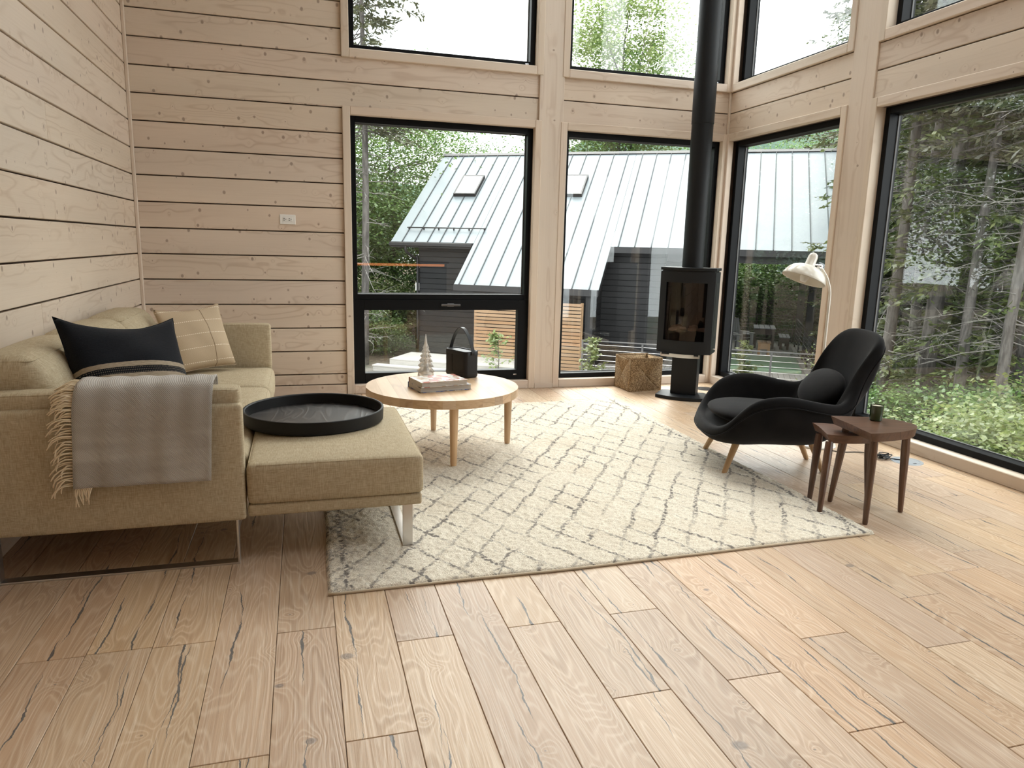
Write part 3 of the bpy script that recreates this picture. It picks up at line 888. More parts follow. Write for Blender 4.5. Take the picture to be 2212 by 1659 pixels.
# ------------------------------------------------------------------ grey throw over the near arm
throw = thing('throw_blanket', 'grey herringbone throw with cream fringe draped over the near sofa arm', 'blanket', (-.58, 2.83, .37), world=True)
path = spline([(2.818, .372), (2.818, .46), (2.818, .56), (2.820, .645), (2.834, .690), (2.862, .722), (2.93, .733), (2.985, .728), (3.008, .69), (3.010, .60)], 44)
def throw_layer(off, x0, x1, name, zcut=0):
    mb = MB(); nx = 36
    P = path[zcut:]
    nn = len(P)
    nor = []
    for i in range(nn):
        d = P[min(i + 1, nn - 1)] - P[max(i - 1, 0)]; d /= np.linalg.norm(d); nor.append((-d[1], d[0]))
    rows = []
    for side, o_ in ((0, off), (1, off + .0075)):
        for i in range(nn):
            for k in range(nx + 1):
                u = k / nx
                x = x0 + (x1 - x0) * u + .018 * (i / nn) * (1 - 2 * u) * .0 + (P[i][1] - .55) * .055
                wv = .0035 * math.sin(u * 17 + P[i][1] * 6) * max(0, (.66 - P[i][1]) / .3) + .002 * math.sin(u * 31)
                wv = max(wv, -.003)
                o2 = o_ + wv
                mb.v.append((x, P[i][0] + nor[i][0] * o2, P[i][1] + nor[i][1] * o2))
    N_ = nn * (nx + 1)
    for i in range(nn - 1):
        for k in range(nx):
            a = i * (nx + 1) + k
            mb.f.append((a, a + 1, a + nx + 2, a + nx + 1))
            mb.f.append((N_ + a, N_ + a + nx + 1, N_ + a + nx + 2, N_ + a + 1))
    for i in range(nn - 1):
        for k in (0, nx):
            a = i * (nx + 1) + k; q = (a, a + nx + 1, N_ + a + nx + 1, N_ + a)
            mb.f.append(q if k == 0 else q[::-1])
    for k in range(nx):
        for i in (0, nn - 1):
            a = i * (nx + 1) + k; q = (a, N_ + a, N_ + a + 1, a + 1)
            mb.f.append(q if i == 0 else q[::-1])
    fix = mb.build(name, M['throw'], throw, smooth=True)
    fix_normals(fix.data)
    return fix
throw_layer(.001, -.800, -.352, 'fold', 1)
throw_layer(.0095, -.805, -.345, 'fold')
fr = MB()
for k in range(92):
    s_ = k / 91 * .86
    i = s_ * (len(path) - 1); i0 = int(i); f = i - i0
    p = path[i0] * (1 - f) + path[min(i0 + 1, len(path) - 1)] * f
    L = random.uniform(.05, .085); dz = random.uniform(.015, .04)
    y = p[0] - random.uniform(.006, .016); z = p[1]
    if z > .66: y, dz = p[0] - .008, random.uniform(.005, .03)
    x0 = -.802 + (z - .55) * .055
    if z < .375: continue
    pts = spline([(x0 + .006, y + .006, z), (x0 - L * .4, y - .004, z + .004 + random.uniform(-.006, .008)), (x0 - L * .8, y - .002, z - dz * .5), (x0 - L + random.uniform(-.008, .01), y + .001, z - dz - random.uniform(0, .02))], 7)
    fr.tube(pts, [.0028] * 6 + [.0018], 5)
for k in range(9):
    x0 = -.80 + k * .006
    pts = spline([(x0, 2.808, .385), (x0 - .012, 2.806, .355), (x0 - .010 + random.uniform(-.01, .012), 2.806, .31 + random.uniform(-.01, .02))], 6)
    fr.tube(pts, [.0028] * 5 + [.0018], 5)
tag(fr.build('fringe', M['fringe'], throw, smooth=True), 'cream wool fringe', kind='stuff')

# ------------------------------------------------------------------ round tray on the chaise
tray = thing('round_tray', 'round black wooden tray lying on the chaise', 'tray', (.035, 3.475, .4318))
MB().lathe([(0, .0), (.318, .0), (.322, .004), (.325, .058), (.323, .0605), (.316, .0605), (.312, .056), (.310, .010)], 96).build('rim', M['tray_rim'], tray, auto=.6)
MB().lathe([(0, .0101), (.3105, .0101)], 96).build('tray_floor', M['tray_floor'], tray)

# ------------------------------------------------------------------ coffee table of glued staves
ct = thing('coffee_table', 'round oak coffee table with four turned legs on the rug', 'coffee table', (.812, 4.318, 0))
RT, ZT, TH = .468, .412, .050
edges = [-RT]
while edges[-1] < RT - .03: edges.append(edges[-1] + random.choice([.058, .066, .072, .08]))
edges[-1] = RT
for a, b in zip(edges[:-1], edges[1:]):
    poly = []
    a2, b2 = a + .0002, b - .0002
    for x in np.linspace(a2, b2, 6): poly.append((x, -math.sqrt(max(0, RT * RT - x * x))))
    for x in np.linspace(b2, a2, 6): poly.append((x, math.sqrt(max(0, RT * RT - x * x))))
    mb = MB().prism([(y, x) for x, y in poly][::-1], ZT - TH, ZT)
    # local x of the stave runs along world y
    o = mb.build('stave', M['oak'], ct, mw=Matrix.Rotation(PI / 2, 4, 'Z') @ Matrix.Scale(1, 4), bevel=0)
for ax, ay in ((.018, .425), (-.010, -.405), (.425, .004), (-.425, -.004)):
    lg = MB().lathe([(0, .0155), (.0165, .0155), (.0185, .03), (.0235, .22), (.0265, ZT - TH), (0, ZT - TH)], 20, (0, 0, 0))
    lg.v = [(v[2], v[1], -v[0]) for v in lg.v]
    o = lg.build('leg', M['oak'], ct, auto=.6, mw=Matrix.Translation((ax, ay, 0)) @ Matrix.Rotation(-PI / 2, 4, 'Y'))

# books, speaker, glass tree on the table
def book(name, label, corner, xdir_deg, L, W, T, cover, z):
    b = thing(name, label, 'book', (corner[0], corner[1], z), math.radians(xdir_deg))
    MB().box(.004, L - .004, .004, W - .002, .003, T - .003).build('page_block', M['pages'], b)
    MB().box(0, L, 0, W, 0, .0028).build('cover', cover, b, bevel=.0006, seg=1)
    MB().box(0, L, 0, W, T - .0028, T).build('cover', cover, b, bevel=.0006, seg=1)
    MB().box(0, L, W - .0026, W, .0028, T - .0028).build('spine', cover, b)
    return b
book('hardcover_book', 'lower hardcover book with a dark printed cover, beneath the other', (.637, 4.087), 11.5, .327, .215, .032, M['cover_dark'], ZT)
book('hardcover_book', 'upper hardcover book with a colourful collage cover on the coffee table', (.644, 4.078), 12.5, .294, .214, .031, M['cover_warm'], ZT + .032)

sp = thing('portable_speaker', 'black portable speaker with a strap handle on the coffee table', 'speaker', (.996, 4.622, ZT), math.radians(-65.8))
sl, sw_, sh_ = .236, .118, .175
def rrect(hx, hy, r, n=6):
    P = []
    for cx, cy, a0 in ((hx - r, hy - r, 0), (-hx + r, hy - r, 90), (-hx + r, -hy + r, 180), (hx - r, -hy + r, 270)):
        for k in range(n + 1):
            a = math.radians(a0 + 90 * k / n); P.append((cx + r * math.cos(a), cy + r * math.sin(a)))
    return P
def loft_rings(rings, cap0=True, cap1=True):
    mb = MB(); n = len(rings[0])
    for r in rings: mb.v += [tuple(p) for p in r]
    for i in range(len(rings) - 1):
        for k in range(n):
            mb.f.append((i * n + k, i * n + (k + 1) % n, (i + 1) * n + (k + 1) % n, (i + 1) * n + k))
    if cap0: mb.f.append(tuple(range(n - 1, -1, -1)))
    if cap1: mb.f.append(tuple(range((len(rings) - 1) * n, len(rings) * n)))
    return mb
def rr(hx, hy, r, z): return [(x, y, z) for x, y in rrect(hx, hy, r)]
hx, hy = sl / 2, sw_ / 2
loft_rings([rr(hx - .012, hy - .012, .024, 0), rr(hx - .004, hy - .004, .028, .004), rr(hx, hy, .03, .014), rr(hx, hy, .03, .030)]).build('base_band', M['speaker_shell'], sp, auto=.7)
loft_rings([rr(hx - .0015, hy - .0015, .029, .030), rr(hx - .0015, hy - .0015, .029, .146)], 0, 0).build('grille', M['speaker_grille'], sp, auto=.7)
loft_rings([rr(hx, hy, .03, .146), rr(hx, hy, .03, sh_ - .004), rr(hx - .003, hy - .003, .028, sh_), rr(hx - .010, hy - .010, .022, sh_), rr(hx - .011, hy - .011, .022, sh_ - .007)], 0, 0).build('top_band', M['speaker_shell'], sp, auto=.7)
MB().prism(rrect(hx - .0105, hy - .0105, .022), sh_ - .009, sh_ - .006).build('top_tray', M['speaker_tray'], sp)
for s_ in (-1, 1):
    MB().box(-.004, .004, -.001, .001, .03, .146).xf(Matrix.Translation((-.03 * 1, s_ * (hy - .0005), 0))).build('grille_divider', M['speaker_shell'], sp)
arc = spline([(-hx - .003, 0, .150), (-hx - .004, 0, .18), (-hx * .72, 0, .255), (-hx * .30, 0, .308), (0, 0, .320), (hx * .30, 0, .308), (hx * .72, 0, .255), (hx + .004, 0, .18), (hx + .003, 0, .150)], 40)
hm = MB()
for i, p in enumerate(arc):
    d = arc[min(i + 1, 39)] - arc[max(i - 1, 0)]; d /= np.linalg.norm(d); nx_, nz_ = -d[2], d[0]
    wd = .0125
    for (sy, sn) in ((-wd, -.0018), (wd, -.0018), (wd, .0018), (-wd, .0018)):
        hm.v.append((p[0] + nx_ * sn, sy, p[2] + nz_ * sn))
for i in range(39):
    for k in range(4):
        hm.f.append((i * 4 + k, i * 4 + (k + 1) % 4, i * 4 + 4 + (k + 1) % 4, i * 4 + 4 + k))
hm.f += [(3, 2, 1, 0), (156, 157, 158, 159)]
ho = hm.build('strap_handle', M['black_plastic'], sp, auto=.7); fix_normals(ho.data)
for s_ in (-1, 1):
    k_ = MB().lathe([(0, 0), (.009, 0), (.009, .004), (0, .005)], 20); k_.v = [(s_ * (v[2] + hx + .001), v[0], v[1] + .158) for v in k_.v]
    o = k_.build('handle_stud', M['black_plastic'], sp, auto=.6); fix_normals(o.data)

gt = thing('glass_tree', 'clear pressed-glass fir tree ornament on the coffee table', 'ornament', (.740, 4.520, ZT))
tiers = [(0.0, .036), (.004, .048), (.022, .055), (.045, .050), (.052, .040), (.058, .060), (.062, .059), (.088, .034), (.092, .053), (.096, .052), (.120, .030), (.124, .046), (.128, .045), (.150, .024), (.154, .038),
         (.158, .037), (.178, .019), (.182, .030), (.186, .029), (.205, .014), (.209, .022), (.213, .021), (.236, .010), (.265, .0065), (.293, .002)]
rings = []
for z, r in tiers:
    ring = []
    for k in range(48):
        a = 2 * PI * k / 48
        rad = r * (1 - (.42 if z > .05 else .06) * (.5 + .5 * math.cos(6 * a)) ** 1.3)
        ring.append((rad * math.cos(a), rad * math.sin(a), z + (.007 * math.cos(6 * a) if .05 < z < .25 else 0)))
    rings.append(ring)
o = loft_rings(rings).build('tree_body', M['crystal'], gt, smooth=True); fix_normals(o.data)
INNER = loft_rings([[(r * math.cos(2 * PI * k / 20) * .5, r * math.sin(2 * PI * k / 20) * .5, z) for k in range(20)] for z, r in ((.012, .03), (.03, .05), (.06, .045), (.09, .02))])
o = INNER.build('air_core', M['crystal'], gt, smooth=True); fix_normals(o.data)

# ------------------------------------------------------------------ rug
def vnoise(x, y, sc, seed=0):
    xs, ys_ = x * sc, y * sc
    xi, yi = np.floor(xs).astype(int), np.floor(ys_).astype(int); fx, fy = xs - xi, ys_ - yi
    fx = fx * fx * (3 - 2 * fx); fy = fy * fy * (3 - 2 * fy)
    tab = np.random.default_rng(seed).random((64, 64))
    g = lambda a, b: tab[a % 64, b % 64]
    return (g(xi, yi) * (1 - fx) + g(xi + 1, yi) * fx) * (1 - fy) + (g(xi, yi + 1) * (1 - fx) + g(xi + 1, yi + 1) * fx) * fy
def grid_obj(name, X, Y, Z, mat, parent=None, smooth=True):
    ny, nx = X.shape
    co = np.stack([X, Y, Z], -1).reshape(-1, 3)
    i = np.arange(ny * nx).reshape(ny, nx)
    q = np.stack([i[:-1, :-1], i[:-1, 1:], i[1:, 1:], i[1:, :-1]], -1).reshape(-1, 4)
    me = D.meshes.new(name)
    me.vertices.add(len(co)); me.vertices.foreach_set('co', co.ravel().astype(np.float32))
    me.loops.add(q.size); me.loops.foreach_set('vertex_index', q.ravel().astype(np.int32))
    me.polygons.add(len(q)); me.polygons.foreach_set('loop_start', np.arange(0, q.size, 4, dtype=np.int32))
    me.update(calc_edges=True); me.validate()
    return link_mesh(name, me, mat, parent, smooth)
rx0, rx1, ry0, ry1 = .060, 2.512, 2.512, 5.490
nxr, nyr = 360, 430
u = np.linspace(0, 1, nxr); v = np.linspace(0, 1, nyr)
U, V = np.meshgrid(u, v)
GX = rx0 + (rx1 - rx0) * U; GY = ry0 + (ry1 - ry0) * V
GX = GX + .008 * (vnoise(GY, GX * 0, 2.2, 5) - .5) * 2
GY = GY + .030 * U * (1 - V) * U + .010 * (vnoise(GX, GY * 0, 2.0, 6) - .5) * 2 * (1 - V) ** 2
e = np.minimum.reduce([U * 2.45, (1 - U) * 2.45, V * 2.97, (1 - V) * 2.97])
Zr = .0155 * np.clip(e / .012, 0, 1) ** .5
Zr = Zr * (.74 + .46 * (vnoise(GX, GY, 72, 1) - .2) + .14 * vnoise(GX, GY, 30, 2)) + .0004
Zr[0, :] = Zr[-1, :] = 0; Zr[:, 0] = Zr[:, -1] = 0
rug = grid_obj('rug', GX, GY, np.maximum(Zr, 0.0004), M['rug'])
tag(rug, 'cream wool rug with broken dark diamond lines under the coffee table', 'rug')
# overcast binding along the near edge
bd = MB()
pts = [(float(GX[0, i]), float(GY[0, i]) - .002, .005) for i in range(0, nxr, 6)]
bd.tube(pts, .0055, 6); bd.build('binding', plain('rug_binding', (.50, .41, .30), .95), rug, smooth=True)

# ------------------------------------------------------------------ wood stove on its pedestal (local: front faces -y)
stove = thing('pedestal_stove', 'black steel pedestal wood stove with curved glass front and a tall stovepipe', 'stove', (3.19, 5.543, 0), math.radians(-40.87))
def arc_front(w, y0, bulge, n=24):
    return [(x, y0 - bulge * (1 - (x / w) ** 2)) for x in np.linspace(-w, w, n)]
IR = M['stove_iron']
bp = arc_front(.215, -.150, .055) + [(.215, .075), (.16, .105), (-.16, .105), (-.215, .075)]
MB().prism(bp, 0, .030).build('base_plate', IR, stove, bevel=.003, seg=2)
MB().box(-.110, .110, -.045, .075, .030, .405).build('pedestal', IR, stove, bevel=.004, seg=2)
bw, y0, bl = .228, -.150, .058
zb, zt = .405, 1.090
gx0, gx1, gz0, gz1 = -.168, .168, .512, 1.000
nx = 49
xs = np.linspace(-bw, bw, nx); zs = [zb, .45, gz0, .68, .85, gz1, 1.05, zt]
fy = lambda x, d=0.0: y0 - bl * (1 - (x / bw) ** 2) + d
mb = MB(); th = .014
def fid(i, j, l): return (l * len(zs) + j) * nx + i
for l in (0, 1):
    for z in zs:
        for x in xs: mb.v.append((x, fy(x, th * l), z))
inside = lambda i, j: gx0 - 1e-6 < (xs[i] + xs[i + 1]) / 2 < gx1 + 1e-6 and gz0 < (zs[j] + zs[j + 1]) / 2 < gz1
for j in range(len(zs) - 1):
    for i in range(nx - 1):
        if inside(i, j):
            for (di, dj, e) in ((-1, 0, ((i, j), (i, j + 1))), (1, 0, ((i + 1, j + 1), (i + 1, j))), (0, -1, ((i + 1, j), (i, j))), (0, 1, ((i, j + 1), (i + 1, j + 1)))):
                if not inside(i + di, j + dj):
                    (a, b), (c, d_) = e
                    mb.f.append((fid(a, b, 0), fid(a, b, 1), fid(c, d_, 1), fid(c, d_, 0)))
            continue
        mb.f.append((fid(i, j, 0), fid(i + 1, j, 0), fid(i + 1, j + 1, 0), fid(i, j + 1, 0)))
        mb.f.append((fid(i, j, 1), fid(i, j + 1, 1), fid(i + 1, j + 1, 1), fid(i + 1, j, 1)))
door = mb.build('door', IR, stove, auto=.7); fix_normals(door.data)
# casing behind the door: sides with a dark glass strip, back, top, bottom
mb = MB()
mb.box(-bw, -bw + .012, y0 + .0, .085, zb, zt); mb.box(bw - .012, bw, y0 + .0, .085, zb, zt)
mb.box(-bw + .012, bw - .012, .073, .085, zb, zt)
bot = arc_front(bw - .002, y0 + .014, bl, 20) + [(bw - .002, .073), (-bw + .002, .073)]
mb.prism(bot, zb, zb + .03); mb.prism(bot, zt - .03, zt)
mb.build('body_shell', IR, stove, bevel=.002, seg=1)
for s_ in (-1, 1):
    MB().box(s_ * (bw + .0006) - .001, s_ * (bw + .0006) + .001, -.10, .03, .55, 1.0).build('side_glass', M['black_plastic'], stove)
# firebox
mb = MB()
mb.box(-.200, -.190, -.15, .05, .44, 1.05); mb.box(.190, .200, -.15, .05, .44, 1.05); mb.box(-.19, .19, .045, .055, .44, 1.05)
mb.box(-.19, .19, -.16, .045, .475, .49)
mb.build('firebox', M['firebrick'], stove)
for k in range(6):
    MB().box(-.18 + k * .062, -.18 + k * .062 + .056, .035, .0445, .50, 1.0).build('firebrick', M['firebrick'], stove, bevel=.003, seg=1)
gm = MB()
gxs = np.linspace(gx0 - .006, gx1 + .006, 24)
for l in (0, 1):
    for z in (gz0 - .006, gz1 + .006):
        for x in gxs: gm.v.append((x, fy(x, .0155 + .004 * l), z))
n_ = len(gxs)
for i in range(n_ - 1):
    gm.f.append((i, i + 1, n_ + i + 1, n_ + i)); gm.f.append((2 * n_ + i, 3 * n_ + i, 3 * n_ + i + 1, 2 * n_ + i + 1))
gm.build('door_glass', M['stove_glass'], stove, smooth=True)
rs = random.Random(3)
for k in range(15):
    a = rs.uniform(-.13, .13); b = rs.uniform(-.10, .0); r = rs.uniform(.020, .034)
    bm = bmesh.new(); bmesh.ops.create_icosphere(bm, subdivisions=2, radius=r)
    for v in bm.verts:
        v.co *= 1 + .25 * math.sin(v.co.x * 190 + k) * math.cos(v.co.y * 170 - k)
        v.co.z *= .62; v.co.x *= 1.3
    me = D.meshes.new('ceramic_stone'); bm.to_mesh(me); bm.free()
    link_mesh('ceramic_stone', me, M['ember_stone'], stove, True, Matrix.Translation((a, b, .598 + rs.uniform(-.008, .018))) @ Matrix.Rotation(rs.uniform(0, 6), 4, 'Z'), label='pale ceramic stone on the fire bed')
MB().box(-.14, .14, -.115, .02, .49, .59).build('fire_bed', M['firebrick'], stove, bevel=.008, seg=2)
# handle: brushed steel lip along the lower edge of the door
hm = MB(); hx_ = np.linspace(-.185, .150, 22)
for x in hx_:
    y = fy(x)
    for (dy, z) in ((-.012, .372), (-.012, .402), (-.006, .402), (-.006, .372)): hm.v.append((x, y + dy, z))
for i in range(21):
    for k in range(4): hm.f.append((i * 4 + k, i * 4 + (k + 1) % 4, i * 4 + 4 + (k + 1) % 4, i * 4 + 4 + k))
hm.f += [(3, 2, 1, 0), (84, 85, 86, 87)]
o = hm.build('door_handle', M['steel'], stove, label='brushed steel door handle'); fix_normals(o.data)
MB().box(-.17, .14, fy(0) + .0, fy(0) + .06, .392, .405).build('handle_bracket', IR, stove)
MB().tube([(bw, -.115, .455), (bw + .03, -.12, .455)], .004, 8).build('air_lever', M['steel'], stove, smooth=True, label='small steel air lever')
tp = arc_front(bw + .004, y0, bl) + [(bw + .004, .09), (-bw - .004, .09)]
tp2 = arc_front(bw - .012, y0 + .01, bl) + [(bw - .012, .08), (-bw + .012, .08)]
MB().prism(tp2, zt, 1.101).build('top_spacer', M['black_plastic'], stove)
MB().prism(tp, 1.101, 1.124).build('top_plate', IR, stove, bevel=.002, seg=1)
MB().lathe([(0, 1.124), (.088, 1.124), (.088, 2.285), (.0915, 2.289), (.0915, ZC), (0, ZC)], 48, (.0, .01, 0)).build('stovepipe', IR, stove, auto=.7)

# ------------------------------------------------------------------ seagrass basket: four diamond-woven panels, every cord modelled
bk = thing('woven_basket', 'square seagrass basket beside the stove under the back window', 'basket', (2.945, 5.955, 0), math.radians(1.5))
bx_, by_, bh_ = .160, .140, .300
def woven_panel(w, h, name, Mx):
    """concentric cords wound around a cross: vertical cords fill top and bottom triangles, horizontal ones the sides"""
    p = .0072
    mb = MB()
    def cord(a, b):
        j = random.uniform(-.0006, .0006)
        a = Vector((a[0], 0, a[1])); b = Vector((b[0], 0, b[1]))
        if (b - a).length < .004: return
        m1 = a.lerp(b, .35); m2 = a.lerp(b, .7)
        m1.y += random.uniform(-.0012, .0012); m2.y += random.uniform(-.0012, .0012)
        pts = [a, m1, m2, b]
        for q in pts: q.y += j
        mb.tube(pts, .0043, 5)
    n = int(w / p)
    for k in range(n):
        x = -w / 2 + (k + .5) * w / n
        L = h / 2 * (1 - abs(x) / (w / 2))
        L = h / 2 - (h / 2) * min(1, abs(x) / (w / 2)) ** .85
        cord((x, h / 2), (x, h / 2 - L)); cord((x, -h / 2), (x, -h / 2 + L))
    n = int(h / p)
    for k in range(n):
        z = -h / 2 + (k + .5) * h / n
        L = w / 2 - (w / 2) * min(1, (abs(z) / (h / 2)) ** (1 / .85))
        cord((-w / 2, z), (-w / 2 + L, z)); cord((w / 2, z), (w / 2 - L, z))
    mb.box(-w / 2, w / 2, .0, .006, -h / 2, h / 2)
    o = mb.build(name, M['seagrass'], bk, smooth=True, mw=Mx)
    o['kind'] = 'stuff'
T, Rz = Matrix.Translation, lambda a: Matrix.Rotation(math.radians(a), 4, 'Z')
woven_panel(2 * bx_, bh_ - .012, 'woven_panel', T((0, -by_, bh_ / 2)) @ Rz(0))
woven_panel(2 * by_, bh_ - .012, 'woven_panel', T((-bx_, 0, bh_ / 2)) @ Rz(-90))
woven_panel(2 * bx_, bh_ - .012, 'woven_panel', T((0, by_, bh_ / 2)) @ Rz(180))
woven_panel(2 * by_, bh_ - .012, 'woven_panel', T((bx_, 0, bh_ / 2)) @ Rz(90))
for z in (.006, bh_):
    MB().tube([(-bx_, -by_, z), (bx_, -by_, z), (bx_, by_, z), (-bx_, by_, z)], .0065, 6, closed=True).build('rim_cord', M['seagrass'], bk, smooth=True)
for x, y in ((-1, -1), (1, -1), (1, 1), (-1, 1)):
    MB().tube([(x * bx_, y * by_, .004), (x * bx_, y * by_, bh_)], .0062, 6).build('corner_cord', M['seagrass'], bk, smooth=True)
MB().box(-bx_ + .008, bx_ - .008, -by_ + .008, by_ - .008, .004, .012).build('base', M['seagrass'], bk)

# ------------------------------------------------------------------ lounge chair (local: +x towards its back, +y to its far side)
chair = thing('lounge_chair', 'charcoal velvet lounge chair with swept arms and pale wooden legs', 'armchair', (2.379, 3.723, 0), math.atan2(-.32, .947))
half = [(-.082, 0, .262), (-.075, .12, .264), (-.052, .23, .272), (-.010, .315, .315), (.045, .358, .395), (.115, .378, .455), (.200, .386, .482), (.300, .386, .487),
        (.400, .378, .470), (.500, .365, .452), (.585, .350, .448), (.640, .330, .490), (.672, .304, .565), (.703, .290, .640), (.742, .282, .712), (.783, .268, .772), (.814, .216, .810), (.831, .118, .825), (.837, 0, .828)]
hp = spline(half, 41)
ring = [tuple(p) for p in hp] + [(p[0], -p[1], p[2]) for p in hp[-2:0:-1]]
nr = len(ring); CU = .33
def out_dir(i):
    a, b = Vector(ring[(i + 1) % nr]), Vector(ring[i - 1])
    t = (a - b); d = Vector((t.y, -t.x, 0))
    c = Vector((ring[i][0] - CU, ring[i][1], 0))
    d = d.normalized() if d.length > 1e-4 else c.normalized()
    if d.dot(c) < 0: d = -d
    back = max(0, min(1, (ring[i][2] - .47) / .2)) if ring[i][0] > .55 else 0
    return (d * (1 - back) + Vector((.92, .35 * math.copysign(1, ring[i][1]) if abs(ring[i][1]) > .01 else 0, 0)).normalized() * back).normalized()
rows = []
def row(fn):
    rows.append([fn(i, Vector(ring[i]), out_dir(i)) for i in range(nr)])
def seat_pt(p, f):
    du, dv = p.x - CU, p.y
    fu = .56 if du > 0 else .80
    return Vector((CU + du * fu * f, dv * .80 * f, .285))
def inner(q):
    def fn(i, p, d):
        s0 = p - d * .030 + Vector((0, 0, -.004)); s1 = seat_pt(p, 1.0)
        return s0.lerp(s1, q)
    return fn
row(lambda i, p, d: seat_pt(p, .05)); row(lambda i, p, d: seat_pt(p, .5)); row(lambda i, p, d: seat_pt(p, .9))
for q in (.92, .7, .45, .22, .06): row(inner(q))
row(lambda i, p, d: p - d * .014 + Vector((0, 0, .008)))
row(lambda i, p, d: p + d * .006 + Vector((0, 0, .008)))
row(lambda i, p, d: p + d * .022 + Vector((0, 0, -.008)))
row(lambda i, p, d: p + d * .026 + Vector((0, 0, -.034)))
pipe_row = len(rows)
row(lambda i, p, d: p + d * .024 + Vector((0, 0, -.046)))
row(lambda i, p, d: p + d * .018 + Vector((0, 0, -.050)))
def outer(q):
    def fn(i, p, d):
        s0 = p + d * .020 + Vector((0, 0, -.055))
        a = q * PI / 2
        hgt = max(0, min(1, (p.z - .45) / .35)) if p.x > .5 else 0
        hf = math.cos(a) ** (.75 + .45 * hgt)
        zf = math.sin(a)
        return Vector((CU + (s0.x - CU) * hf, s0.y * hf, s0.z + (.152 - s0.z) * zf))
    return fn
for q in (.08, .22, .36, .5, .64, .78, .9, .985): row(outer(q))
mb = loft_rings(rows)
o = mb.build('shell', M['velvet'], chair, smooth=True); fix_normals(o.data)
subsurf(o, 1)
MB().tube([Vector(p) + out_dir(i) * .0265 + Vector((0, 0, -.047)) for i, p in enumerate(ring)], .0038, 6, closed=True).build('piping', M['velvet'], chair, smooth=True)
# seat cushion
def blob(name, c, rx, ry, rz, mat, rot=(0, 0, 0), n=40, m=20, pw=2.6, label=None):
    mb = MB(); rings = []
    for j in range(1, m):
        b = -PI / 2 + PI * j / m
        cb = abs(math.cos(b)) ** (2 / pw); sb = math.copysign(abs(math.sin(b)) ** (2 / 2.0), math.sin(b))
        rg = []
        for k in range(n):
            a = 2 * PI * k / n
            ca = math.copysign(abs(math.cos(a)) ** (2 / pw), math.cos(a)); sa = math.copysign(abs(math.sin(a)) ** (2 / pw), math.sin(a))
            rg.append((rx * cb * ca, ry * cb * sa, rz * sb))
        rings.append(rg)
    mb = loft_rings(rings)
    from mathutils import Euler
    return mb.build(name, mat, chair, smooth=True, mw=Matrix.Translation(c) @ Euler(rot).to_matrix().to_4x4(), label=label)
blob('seat_cushion', (.275, 0, .318), .320, .292, .060, M['velvet'], (0, math.radians(3), 0))
blob('lumbar_cushion', (.600, 0, .478), .135, .232, .072, M['velvet'], (0, math.radians(-52), 0), pw=2.2)
for (u0, v0, u1, v1, zt_) in ((0.0, .257, .085, .20, .215), (0.0, -.257, .085, -.20, .215), (.61, .133, .52, .125, .20), (.61, -.133, .52, -.125, .20)):
    a, b = Vector((u0, v0, .0)), Vector((u1, v1, zt_))
    if u0 < .1 and v0 < 0: a.z = .0005
    d = (b - a)
    Mx = Matrix.Translation(a) @ d.to_track_quat('X', 'Z').to_matrix().to_4x4()
    lg = MB().lathe([(0, 0), (.0125, 0), (.0145, .012), (.0225, d.length), (0, d.length)], 18)
    lg.v = [(v[2], v[1], -v[0]) for v in lg.v]
    # cut the foot level with the floor
    for i, vv in enumerate(lg.v):
        w = Mx @ Vector(vv)
        if vv[0] < .02 and w.z < .0005: w.z = .0005; lg.v[i] = tuple(Mx.inverted() @ w)
    lg.build('leg', M['ash'], chair, auto=.6, mw=Mx)

# ------------------------------------------------------------------ nesting side tables of walnut slab
def slab_table(name, label, top, zt, th, legs, under=.018):
    cx = sum(p[0] for p in top) / len(top); cy = sum(p[1] for p in top) / len(top)
    t = thing(name, label, 'side table', (cx, cy, 0), world=True)
    n = len(top); rings = []
    live = lambda i: 1.0 if i in LIVE else .25
    for z, inset in ((zt - th, 1.0), (zt - th + .006, .85), (zt - .004, .05), (zt, 0.0), (zt, .12)):
        rg = []
        for i, (x, y) in enumerate(top):
            ax, ay = top[i - 1]; bx2, by2 = top[(i + 1) % n]
            d = Vector((bx2 - ax, by2 - ay)).normalized(); nrm = Vector((-d.y, d.x))
            c = Vector((cx - x, cy - y))
            if nrm.dot(c) < 0: nrm = -nrm
            k = inset * under * live(i) + (.003 if z == zt and inset else 0)
            rg.append((x + nrm.x * k, y + nrm.y * k, z))
        rings.append(rg)
    mb = loft_rings(rings)
    c = Vector((cx, cy, zt))
    mb.v = [tuple(Vector(v) - c) for v in mb.v]
    # grain runs along the straight live edge
    ang = math.atan2(top[0][1] - top[-1][1], top[0][0] - top[-1][0])
    Rg = Matrix.Rotation(ang, 4, 'Z') @ Matrix.Rotation(PI / 2, 4, 'X')
    mb.v = [tuple(Rg.inverted() @ Vector(v)) for v in mb.v]
    o = mb.build('top', M['walnut'], t, mw=Matrix.Translation(c) @ Rg, auto=.5); fix_normals(o.data)
    for (bx0, by0, tx, ty) in legs:
        a = Vector((bx0, by0, 0)); b = Vector((tx, ty, zt - th + .002)); L = (b - a).length
        Mx = Matrix.Translation(a) @ (b - a).to_track_quat('X', 'Z').to_matrix().to_4x4()
        prof = [(0, 0), (.0105, 0), (.0125, .01), (.0185, L * .55), (.0205, L * .78), (.0185, L), (0, L)]
        lg = MB().lathe(prof, 12); lg.v = [(v[2], v[1], -v[0]) for v in lg.v]
        lg.build('leg', M['walnut'], t, mw=Mx, auto=.45)
    return t
def smooth_outline(corner_pts, n):
    return [tuple(p) for p in spline(corner_pts, n)]
